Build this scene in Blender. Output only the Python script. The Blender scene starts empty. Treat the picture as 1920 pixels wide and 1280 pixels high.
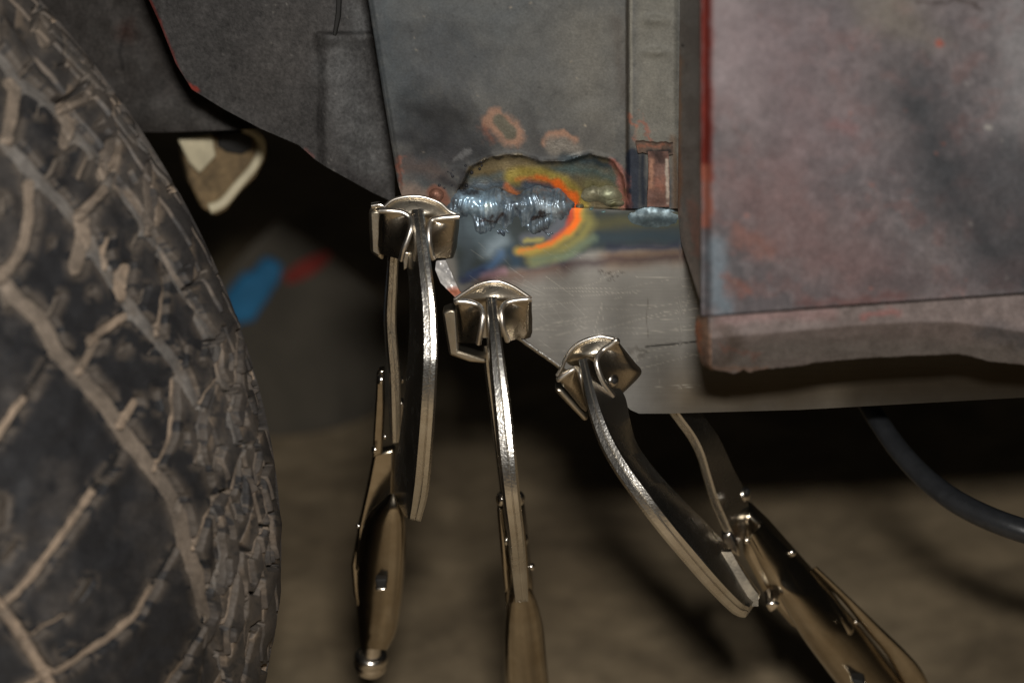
import bpy, bmesh, math
import numpy as np
from mathutils import Vector

# ------------------------------------------------------------------ camera, light, exposure
S = bpy.context.scene
COL = S.collection
TH = math.radians(20)
FPX = 4494.0                               # focal length in photograph pixels (55 mm on a 23.5 mm wide sensor)
FW = np.array([0, math.cos(TH), -math.sin(TH)])
UP = np.array([0, math.sin(TH), math.cos(TH)])
RT = np.array([1.0, 0, 0])
CAM = -0.72 * FW
cam = bpy.data.cameras.new('camera')
cam_o = bpy.data.objects.new('camera', cam); COL.objects.link(cam_o)
cam_o.location = CAM; cam_o.rotation_euler = (math.radians(90) - TH, 0, 0)
cam.sensor_width = 23.5; cam.lens = 55; cam.clip_start = 0.02; cam.clip_end = 100
cam.dof.use_dof = True; cam.dof.focus_distance = 0.712; cam.dof.aperture_fstop = 6.0
S.camera = cam_o
S.render.resolution_x = 1024; S.render.resolution_y = 682

world = bpy.data.worlds.new('World'); S.world = world; world.use_nodes = True
wn = world.node_tree
bg = wn.nodes['Background']; bg.inputs['Strength'].default_value = 1.0
tc = wn.nodes.new('ShaderNodeTexCoord'); sp = wn.nodes.new('ShaderNodeSeparateXYZ')
rp = wn.nodes.new('ShaderNodeValToRGB'); mr = wn.nodes.new('ShaderNodeMapRange')
wn.links.new(tc.outputs['Generated'], sp.inputs[0]); wn.links.new(sp.outputs['Z'], mr.inputs['Value'])
mr.inputs['From Min'].default_value = -1; mr.inputs['From Max'].default_value = 1
wn.links.new(mr.outputs[0], rp.inputs[0]); wn.links.new(rp.outputs[0], bg.inputs['Color'])
rp.color_ramp.elements[0].color = (0.0022, 0.0017, 0.0010, 1)
rp.color_ramp.elements[1].color = (0.0060, 0.0058, 0.0055, 1)

# the camera's own flash, a little above and right of the lens
fl = bpy.data.lights.new('camera_flash', 'AREA'); fl.shape = 'RECTANGLE'; fl.size = 0.042; fl.size_y = 0.02
fl.energy = 3.9; fl.color = (1.0, 0.965, 0.91)
fo = bpy.data.objects.new('camera_flash', fl); COL.objects.link(fo)
fpos = CAM + 0.060 * UP + 0.011 * RT + 0.03 * FW
fo.location = fpos
fo.rotation_euler = (math.radians(90) - TH - math.radians(3), 0, 0)
S.view_settings.view_transform = 'Standard'; S.view_settings.look = 'None'
S.view_settings.exposure = 0; S.view_settings.gamma = 1

# ------------------------------------------------------------------ helpers
def plane(px, py, depth, yaw):
    q = CAM + depth * (FW + (px - 960) / FPX * RT - (py - 640) / FPX * UP)
    a = math.radians(yaw)
    return q, np.array([math.sin(a), -math.cos(a), 0.0])
def at(px, py, depth):
    px, py, depth = np.broadcast_arrays(*[np.asarray(v, float) for v in (px, py, depth)])
    return CAM + depth[..., None] * (FW + ((px - 960) / FPX)[..., None] * RT - ((py - 640) / FPX)[..., None] * UP)
def on(pl, px, py, off=0.0):
    """point of a plane seen at a place of the photograph, the plane pushed towards the viewer by off metres"""
    q, n = pl
    px, py, off = np.broadcast_arrays(*[np.asarray(v, float) for v in (px, py, off)])
    r = FW + ((px - 960) / FPX)[..., None] * RT - ((py - 640) / FPX)[..., None] * UP
    t = ((q - CAM) @ n + off) / (r @ n)
    return CAM + t[..., None] * r
PA = plane(960, 640, 0.72, -1.5)             # the inner panel and the repair plate
PF = plane(1325, 300, 0.60, 10)           # the sill face, closer
PL = plane(600, 200, 0.735, -8)           # the wheel house in front of the tyre
PB = plane(300, 150, 0.80, -12)
def M2PX(d=0.72): return d / FPX

rng = np.random.default_rng(5)
TAB = rng.random((256, 256))
def vn(x, y):
    x = np.asarray(x, float); y = np.asarray(y, float)
    xi = np.floor(x).astype(int); yi = np.floor(y).astype(int)
    fx = x - xi; fy = y - yi
    fx = fx * fx * (3 - 2 * fx); fy = fy * fy * (3 - 2 * fy)
    g = lambda a, b: TAB[a % 256, b % 256]
    return (g(xi, yi) * (1 - fx) + g(xi + 1, yi) * fx) * (1 - fy) + (g(xi, yi + 1) * (1 - fx) + g(xi + 1, yi + 1) * fx) * fy
def fbm(x, y, o=4, s=0):
    t = 0; a = 0.5; n = 0
    for k in range(o):
        t = t + a * vn(x * 2 ** k + 17.3 * s + 5.31 * k, y * 2 ** k + 9.1 * s + 3 * k); n += a; a *= 0.55
    return t / n                           # 0..1
def sstep(a, b, x):
    t = np.clip((x - a) / (b - a), 0, 1)
    return t * t * (3 - 2 * t)
def dpoly(X, Y, pts):
    d = np.full(X.shape, 1e9)
    if len(pts) == 1: return np.hypot(X - pts[0][0], Y - pts[0][1])
    for (ax, ay), (bx, by) in zip(pts[:-1], pts[1:]):
        dx, dy = bx - ax, by - ay
        t = np.clip(((X - ax) * dx + (Y - ay) * dy) / (dx * dx + dy * dy + 1e-9), 0, 1)
        d = np.minimum(d, np.hypot(X - ax - t * dx, Y - ay - t * dy))
    return d
def inpoly(X, Y, pts):
    ins = np.zeros(X.shape, bool)
    n = len(pts)
    for i in range(n):
        (ax, ay), (bx, by) = pts[i], pts[(i + 1) % n]
        if ay == by: continue
        c = ((ay > Y) != (by > Y)) & (X < (bx - ax) * (Y - ay) / (by - ay) + ax)
        ins ^= c
    return ins
def lin(c):
    c = np.asarray(c, float) / 255
    return np.where(c <= 0.04045, c / 12.92, ((c + 0.055) / 1.055) ** 2.4)
def L(pts, r, s, c, a=1.0, w=0.0, f=0.03, poly=False, me=None, ro=None):
    return dict(pts=pts, r=r, s=s, c=c, a=a, w=w, f=f, poly=poly, me=me, ro=ro)
def paint(X, Y, base, layers, K=1.5, me=0.0, ro=0.6, grain=0.10, mott=()):
    """surface colour of a worn sheet: a base and patches of paint, rust, soot, heat tint and painted-in shade with ragged edges"""
    C = np.zeros(X.shape + (3,)) + lin(base)
    Me = np.full(X.shape, float(me)); Ro = np.full(X.shape, float(ro))
    for k, (fr, th, so, c, al) in enumerate(mott):
        m = al * sstep(th - so, th + so, fbm(X * fr, Y * fr, 5, 60 + 7 * k + fr * 100))
        C = C * (1 - m[..., None]) + lin(c) * m[..., None]
    for k, l in enumerate(layers):
        wx = X + l['w'] * 2 * (fbm(X * l['f'], Y * l['f'], 4, k + 1) - .5)
        wy = Y + l['w'] * 2 * (fbm(X * l['f'], Y * l['f'], 4, k + 40) - .5)
        d = dpoly(wx, wy, l['pts'] + ([l['pts'][0]] if l['poly'] else []))
        if l['poly']: d = np.where(inpoly(wx, wy, l['pts']), -d, d)
        m = l['a'] * (1 - sstep(l['r'] - l['s'], l['r'] + l['s'], d))
        C = C * (1 - m[..., None]) + lin(l['c']) * m[..., None]
        if l['me'] is not None: Me = Me * (1 - m) + l['me'] * m
        if l['ro'] is not None: Ro = Ro * (1 - m) + l['ro'] * m
    g = 1 + grain * 2 * (fbm(X * .05, Y * .05, 5, 77) - .5) + grain * (vn(X * .33, Y * .33) - .5)
    C = C * g[..., None] * K
    return np.clip(C, 0, .95), Me, Ro

def link(name, me, mat, parent=None, smooth=40):
    me.polygons.foreach_set('use_smooth', np.ones(len(me.polygons), bool))
    if smooth: me.set_sharp_from_angle(angle=math.radians(smooth))
    if mat: me.materials.append(mat)
    o = bpy.data.objects.new(name, me); COL.objects.link(o)
    if parent: o.parent = parent
    return o
def root_loc(o):
    v = np.zeros(3)
    while o is not None:
        v = v + np.array(o.location); o = o.parent
    return v
def raw(name, V, F, mat, parent=None, smooth=40, col=None, mrv=None):
    V = np.asarray(V, float).reshape(-1, 3)
    if parent is not None: V = V - root_loc(parent)
    me = bpy.data.meshes.new(name)
    if isinstance(F, np.ndarray):
        me.vertices.add(len(V)); me.vertices.foreach_set('co', V.astype(np.float32).ravel())
        me.loops.add(F.size); me.loops.foreach_set('vertex_index', F.astype(np.int32).ravel())
        me.polygons.add(len(F)); me.polygons.foreach_set('loop_start', np.arange(0, F.size, 4, dtype=np.int32))
        me.update(calc_edges=True)
    else:
        me.from_pydata(V.tolist(), [], [list(map(int, f)) for f in F]); me.update()
        bm = bmesh.new(); bm.from_mesh(me); bmesh.ops.recalc_face_normals(bm, faces=bm.faces); bm.to_mesh(me); bm.free()
    if col is not None:
        n = len(V)
        a = me.attributes.new('Col', 'FLOAT_COLOR', 'POINT')
        c = np.ones((n, 4)); c[:, :3] = col; a.data.foreach_set('color', c.ravel())
        a = me.attributes.new('Mr', 'FLOAT_COLOR', 'POINT')
        c = np.ones((n, 4)); c[:, 0] = mrv[0]; c[:, 1] = mrv[1]; a.data.foreach_set('color', c.ravel())
    return link(name, me, mat, parent, smooth)
def grid_faces(n, m, arr=False):
    i = np.arange((n - 1) * (m - 1)); r = i // (m - 1); c = i % (m - 1); a = r * m + c
    f = np.stack([a, a + 1, a + m + 1, a + m], 1); return f if arr else f.tolist()
def thick_sheet(name, P, mat, parent, back, col=None, mrv=None, smooth=50):
    """front grid P (n,m,3) closed by a rim and a plain back, 'back' = vector to the back side"""
    n, m, _ = P.shape
    V = P.reshape(-1, 3); F = grid_faces(n, m)
    N0 = len(V); V = np.concatenate([V, V + np.asarray(back)])
    rim = list(range(m)) + [r * m + m - 1 for r in range(1, n)] + [(n - 1) * m + c for c in range(m - 2, -1, -1)] + [r * m for r in range(n - 2, 0, -1)]
    F += [[N0 + v for v in f[::-1]] for f in grid_faces(n, m)]
    k = len(rim)
    for i in range(k):
        j = (i + 1) % k
        F.append([rim[i], N0 + rim[i], N0 + rim[j], rim[j]])
    if col is not None:
        col = np.concatenate([col.reshape(-1, 3)] * 2)
        mrv = [np.concatenate([q.ravel()] * 2) for q in mrv]
    return raw(name, V, F, mat, parent, smooth, col, mrv)
def cols(top, bot, step=2.5, rows=None):
    """grid between an upper and a lower outline given as x -> y"""
    top = np.array(top, float); bot = np.array(bot, float)
    x0, x1 = top[0, 0], top[-1, 0]
    xs = np.linspace(x0, x1, int((x1 - x0) / step) + 2)
    t = np.interp(xs, top[:, 0], top[:, 1]); b = np.interp(xs, bot[:, 0], bot[:, 1])
    m = rows or int(np.max(b - t) / step) + 2
    s = np.linspace(0, 1, m)
    X = np.repeat(xs[None], m, 0); Y = t[None] + s[:, None] * (b - t)[None]
    return X, Y
def rows_(left, right, step=2.5, n=None):
    left = np.array(left, float); right = np.array(right, float)
    y0, y1 = left[0, 1], left[-1, 1]
    ys = np.linspace(y0, y1, int((y1 - y0) / step) + 2)
    l = np.interp(ys, left[:, 1], left[:, 0]); r = np.interp(ys, right[:, 1], right[:, 0])
    m = n or int(np.max(r - l) / step) + 2
    s = np.linspace(0, 1, m)
    return l[:, None] + s[None] * (r - l)[:, None], np.repeat(ys[:, None], m, 1)
def resamp(pts, n):
    p = np.array(pts, float); d = np.r_[0, np.cumsum(np.linalg.norm(np.diff(p[:, :2], axis=0), axis=1))]
    t = np.linspace(0, d[-1], n)
    out = np.stack([np.interp(t, d, p[:, k]) for k in range(p.shape[1])], 1)
    return out
def smooth_path(pts, n):
    """Catmull-Rom through the points"""
    p = np.array(pts, float); p = np.vstack([2 * p[0] - p[1], p, 2 * p[-1] - p[-2]])
    out = []
    segs = len(p) - 3
    for t in np.linspace(0, segs - 1e-6, n):
        i = int(t); f = t - i
        a, b, c, d = p[i], p[i + 1], p[i + 2], p[i + 3]
        out.append(.5 * (2 * b + (c - a) * f + (2 * a - 5 * b + 4 * c - d) * f * f + (3 * b - a - 3 * c + d) * f ** 3))
    return np.array(out)
def tube(name, path, rad, mat, parent=None, k=10, smooth=60, squash=1.0):
    path = np.asarray(path, float); n = len(path)
    rad = np.broadcast_to(np.asarray(rad, float), (n,))
    T = np.gradient(path, axis=0); T /= np.linalg.norm(T, axis=1)[:, None] + 1e-12
    ref = np.array([0, -1.0, 0.15])
    A = np.cross(T, ref); A /= np.linalg.norm(A, axis=1)[:, None] + 1e-12
    B = np.cross(A, T)
    an = np.linspace(0, 2 * math.pi, k, endpoint=False)
    V = path[:, None] + rad[:, None, None] * (np.cos(an)[None, :, None] * A[:, None] + squash * np.sin(an)[None, :, None] * B[:, None])
    F = []
    for i in range(n - 1):
        for j in range(k):
            F.append([i * k + j, i * k + (j + 1) % k, (i + 1) * k + (j + 1) % k, (i + 1) * k + j])
    F.append(list(range(k))); F.append([(n - 1) * k + j for j in range(k)])
    return raw(name, V.reshape(-1, 3), F, mat, parent, smooth)
def loft(name, rings, mat, parent=None, smooth=38, caps=True):
    n, k, _ = rings.shape
    F = []
    for i in range(n - 1):
        for j in range(k):
            F.append([i * k + j, i * k + (j + 1) % k, (i + 1) * k + (j + 1) % k, (i + 1) * k + j])
    if caps: F.append(list(range(k))); F.append([(n - 1) * k + j for j in range(k)])
    return raw(name, rings.reshape(-1, 3), F, mat, parent, smooth)
def slab(name, pts, pl, o0, o1, mat, parent=None, bevel=0.0004, smooth=35):
    """outline on a plane with real thickness, from offset o0 to o1"""
    p = np.array(pts, float); k = len(p)
    a = on(pl, p[:, 0], p[:, 1], p[:, 2] * 0 + o0 if p.shape[1] > 2 else o0)
    b = a + (o1 - o0) * pl[1]
    F = [list(range(k)), [k + i for i in range(k)]] + [[i, (i + 1) % k, k + (i + 1) % k, k + i] for i in range(k)]
    o = raw(name, np.concatenate([a, b]), F, mat, parent, smooth)
    if bevel:
        bv = o.modifiers.new('edge', 'BEVEL'); bv.width = bevel; bv.segments = 2; bv.limit_method = 'ANGLE'
    return o
def dome(name, c, axis, r, h, mat, parent=None, squash=None):
    """rivet head: a low dome of revolution on its axis"""
    axis = np.asarray(axis, float); axis = axis / np.linalg.norm(axis)
    a = np.cross(axis, [0.1, 0.2, 1]); a /= np.linalg.norm(a); b = np.cross(axis, a)
    rings = []; k = 20
    for f in np.linspace(0, 1, 8):
        rr = r * math.cos(f * math.pi / 2 * .97); hh = h * math.sin(f * math.pi / 2)
        an = np.linspace(0, 2 * math.pi, k, endpoint=False)
        rings.append(c + hh * axis + rr * (np.cos(an)[:, None] * a + np.sin(an)[:, None] * b))
    return loft(name, np.array(rings), mat, parent, 60)
def thing(name, label, cat, loc, group=None):
    o = bpy.data.objects.new(name, None); COL.objects.link(o); o.location = loc; o.empty_display_size = .02
    o['label'] = label; o['category'] = cat
    if group: o['group'] = group
    return o

# ------------------------------------------------------------------ materials
def mat(name):
    m = bpy.data.materials.new(name); m.use_nodes = True
    nt = m.node_tree
    return m, nt, nt.nodes['Principled BSDF']
def noise(nt, scale, detail=4, rough=.6, dist=0, vec=None):
    n = nt.nodes.new('ShaderNodeTexNoise'); n.inputs['Scale'].default_value = scale; n.inputs['Detail'].default_value = detail
    n.inputs['Roughness'].default_value = rough; n.inputs['Distortion'].default_value = dist
    if vec is None:
        t = nt.nodes.get('objco') or nt.nodes.new('ShaderNodeTexCoord'); t.name = 'objco'
        vec = t.outputs['Object']
    nt.links.new(vec, n.inputs['Vector'])
    return n
def rng_(nt, src, a, b, lo, hi):
    r = nt.nodes.new('ShaderNodeMapRange')
    for k, v in zip(('From Min', 'From Max', 'To Min', 'To Max'), (a, b, lo, hi)): r.inputs[k].default_value = v
    nt.links.new(src, r.inputs['Value']); return r.outputs[0]
def bump(nt, src, strength, dist, prev=None):
    b = nt.nodes.new('ShaderNodeBump'); b.inputs['Strength'].default_value = strength; b.inputs['Distance'].default_value = dist
    nt.links.new(src, b.inputs['Height'])
    if prev is not None: nt.links.new(prev, b.inputs['Normal'])
    return b.outputs[0]
def attr_mat(name, fine=900, fine_amt=.25, bmp=.25, bdist=.0004, stretch=None, spec=.4, rv=.15):
    """worn sheet: colour, metal and roughness from the mesh's own patches, with fine speckle and grain"""
    m, nt, b = mat(name)
    a = nt.nodes.new('ShaderNodeAttribute'); a.attribute_name = 'Col'
    q = nt.nodes.new('ShaderNodeAttribute'); q.attribute_name = 'Mr'
    s = nt.nodes.new('ShaderNodeSeparateColor'); nt.links.new(q.outputs['Color'], s.inputs[0])
    vec = None
    t = nt.nodes.new('ShaderNodeTexCoord'); t.name = 'objco'
    vec = t.outputs['Object']
    if stretch:
        mp = nt.nodes.new('ShaderNodeMapping'); mp.inputs['Scale'].default_value = stretch['scale']; mp.inputs['Rotation'].default_value = stretch['rot']
        nt.links.new(vec, mp.inputs['Vector']); vec = mp.outputs[0]
    n = noise(nt, fine, 3, .7, 0, vec)
    n2 = noise(nt, fine * .18, 5, .65, .4)
    mx = nt.nodes.new('ShaderNodeMix'); mx.data_type = 'RGBA'; mx.blend_type = 'MULTIPLY'; mx.inputs['Factor'].default_value = 1
    nt.links.new(a.outputs['Color'], mx.inputs['A'])
    v = nt.nodes.new('ShaderNodeMath'); v.operation = 'MULTIPLY'
    nt.links.new(rng_(nt, n.outputs[0], .3, .7, 1 - fine_amt, 1 + fine_amt), v.inputs[0])
    nt.links.new(rng_(nt, n2.outputs[0], .3, .7, 1 - fine_amt * .7, 1 + fine_amt * .7), v.inputs[1])
    nt.links.new(v.outputs[0], mx.inputs['B'])
    nt.links.new(mx.outputs['Result'], b.inputs['Base Color'])
    nt.links.new(s.outputs[0], b.inputs['Metallic'])
    r = nt.nodes.new('ShaderNodeMath'); r.operation = 'MULTIPLY'
    nt.links.new(s.outputs[1], r.inputs[0]); nt.links.new(rng_(nt, n2.outputs[0], .3, .7, 1 - rv, 1 + rv), r.inputs[1])
    nt.links.new(r.outputs[0], b.inputs['Roughness'])
    b.inputs['Specular IOR Level'].default_value = spec
    nt.links.new(bump(nt, n.outputs[0], bmp, bdist), b.inputs['Normal'])
    return m
M_PANEL = attr_mat('worn_primer', 1500, .17, .25, .0003, spec=.3)
M_SILL = attr_mat('sanded_paint', 1300, .20, .2, .0003, spec=.3)
M_PLATE = attr_mat('scratched_steel', 900, .045, .05, .0002, dict(scale=(.03, 1, 1.6), rot=(0, math.radians(-5), 0)), rv=.03, spec=.08)
M_WELD = attr_mat('weld_metal', 420, .22, .14, .0003)
M_TYRE = attr_mat('tyre_rubber', 900, .22, .15, .0003, spec=.35)
M_UNDER = attr_mat('black_underseal', 900, .35, .4, .0005, spec=.25)

_nt = M_PLATE.node_tree; _b = _nt.nodes['Principled BSDF']; _b.inputs['Anisotropic'].default_value = .90
_c = _nt.nodes.new('ShaderNodeCombineXYZ'); _c.inputs[2].default_value = 1.0; _nt.links.new(_c.outputs[0], _b.inputs['Tangent'])
def nickel(name, base, rough, bmp=.10):
    m, nt, b = mat(name)
    b.inputs['Metallic'].default_value = 1.0
    n = noise(nt, 1400, 2, .5); n2 = noise(nt, 120, 4, .6, .3)
    mx = nt.nodes.new('ShaderNodeMix'); mx.data_type = 'RGBA'
    nt.links.new(rng_(nt, n2.outputs[0], .35, .7, 0, 1), mx.inputs['Factor'])
    mx.inputs['A'].default_value = (*base, 1); mx.inputs['B'].default_value = (base[0] * .8, base[1] * .76, base[2] * .70, 1)
    nt.links.new(mx.outputs['Result'], b.inputs['Base Color'])
    nt.links.new(rng_(nt, n2.outputs[0], .3, .7, rough * .85, rough * 1.25), b.inputs['Roughness'])
    nt.links.new(bump(nt, n.outputs[0], bmp, .0003), b.inputs['Normal'])
    return m
M_NI_ARM = nickel('nickel_forged', (.78, .76, .72), .24, .30)
M_EAR = nickel('nickel_cheek', (.58, .51, .41), .27, .28)  # same nickel darkened, shade of the down-facing cheeks put into the colour
M_RIM = nickel('nickel_rim', (.88, .83, .76), .34, .1)  # same nickel made paler, flash on the rolled edges put into the colour
M_NI = nickel('nickel_plate', (.82, .77, .70), .22)
M_NI_PAD = nickel('nickel_pad', (.74, .67, .55), .30, .20)
M_NI_BODY = nickel('nickel_body', (.50, .44, .35), .20, .06)
M_DARK, _, b_ = mat('recess_shade'); b_.inputs['Base Color'].default_value = (.01, .009, .008, 1); b_.inputs['Roughness'].default_value = .7  # near-black inserts standing in for the shade inside openings and holes

def plain(name, c, rough, amt=.3, scale=60, bmp=.2):
    m, nt, b = mat(name)
    n = noise(nt, scale, 6, .65, .3)
    mx = nt.nodes.new('ShaderNodeMix'); mx.data_type = 'RGBA'
    nt.links.new(rng_(nt, n.outputs[0], .3, .7, 0, 1), mx.inputs['Factor'])
    mx.inputs['A'].default_value = tuple(v * (1 - amt) for v in c) + (1,); mx.inputs['B'].default_value = tuple(v * (1 + amt) for v in c) + (1,)
    nt.links.new(mx.outputs['Result'], b.inputs['Base Color']); b.inputs['Roughness'].default_value = rough
    nt.links.new(bump(nt, n.outputs[0], bmp, .0005), b.inputs['Normal'])
    return m
M_HOSE = plain('black_hose', (.018, .019, .021), .36, .25, 300)
M_CREAM = plain('cream_paint', (.62, .55, .38), .55, .2, 90)
M_ARM = plain('grimy_arm', (.16, .11, .055), .7, .7, 160)
M_RAG = plain('blue_cloth', (.035, .22, .44), .8, .25, 60)
M_RED = plain('red_cloth', (.26, .03, .02), .8, .3, 60)

# ------------------------------------------------------------------ tyre data (fitted wheel)
WC = np.array([-.28096, -.00813, -.03242]); WY, WB, WR, WW, WE, WH = 1.1462, .20317, .21694, .08163, 3.336, .08473
AX = np.array([math.cos(WY) * math.cos(WB), math.sin(WY) * math.cos(WB), math.sin(WB)])
A2 = np.array([-math.sin(WY), math.cos(WY), 0]); A3 = np.cross(AX, A2)
def prof(phi):
    s = np.sign(np.sin(phi)) * np.abs(np.sin(phi)) ** (2 / WE) * WW
    r = WR - WH + np.sign(np.cos(phi)) * np.abs(np.cos(phi)) ** (2 / WE) * WH
    return s, r
FLOOR_Z = float(WC[2] - WR * math.cos(WB) - WW * .5 * abs(math.sin(WB)))

# ------------------------------------------------------------------ floor
m, nt, b = mat('garage_concrete')
n1 = noise(nt, 3.2, 6, .6, .5); n2 = noise(nt, 45, 6, .7, .2); n3 = noise(nt, 9, 4, .6, 1.0)
mx = nt.nodes.new('ShaderNodeMix'); mx.data_type = 'RGBA'
nt.links.new(rng_(nt, n1.outputs[0], .35, .65, 0, 1), mx.inputs['Factor'])
mx.inputs['A'].default_value = (.38, .285, .175, 1); mx.inputs['B'].default_value = (.56, .44, .285, 1)
m2 = nt.nodes.new('ShaderNodeMix'); m2.data_type = 'RGBA'; m2.blend_type = 'MULTIPLY'; m2.inputs['Factor'].default_value = 1
nt.links.new(mx.outputs['Result'], m2.inputs['A'])
v = nt.nodes.new('ShaderNodeMath'); v.operation = 'MULTIPLY'
nt.links.new(rng_(nt, n2.outputs[0], .3, .7, .7, 1.25), v.inputs[0]); nt.links.new(rng_(nt, n3.outputs[0], .35, .6, .7, 1.15), v.inputs[1])
nt.links.new(v.outputs[0], m2.inputs['B'])
nt.links.new(m2.outputs['Result'], b.inputs['Base Color']); b.inputs['Roughness'].default_value = .8
nt.links.new(bump(nt, n2.outputs[0], .3, .002), b.inputs['Normal'])
M_FLOOR = m
X, Y = np.meshgrid(np.linspace(-6, 6, 60), np.linspace(-3, 9, 60))
fl_o = raw('floor', np.stack([X, Y, X * 0 + FLOOR_Z], -1).reshape(-1, 3), grid_faces(60, 60), M_FLOOR)
fl_o['kind'] = 'structure'
def floor_pt(px, py, z=0.0):
    px, py = np.broadcast_arrays(np.asarray(px, float), np.asarray(py, float))
    r = FW + ((px - 960) / FPX)[..., None] * RT - ((py - 640) / FPX)[..., None] * UP
    t = (FLOOR_Z + z - CAM[2]) / r[..., 2]
    return CAM + t[..., None] * r

# ------------------------------------------------------------------ the car: one thing, its parts below
car = thing('car', 'car body under repair with bare welded steel plate, grey panels and mud-dusted tyre', 'car', (0, 0, 0))
NA = PA[1]; NF = PF[1]

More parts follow.
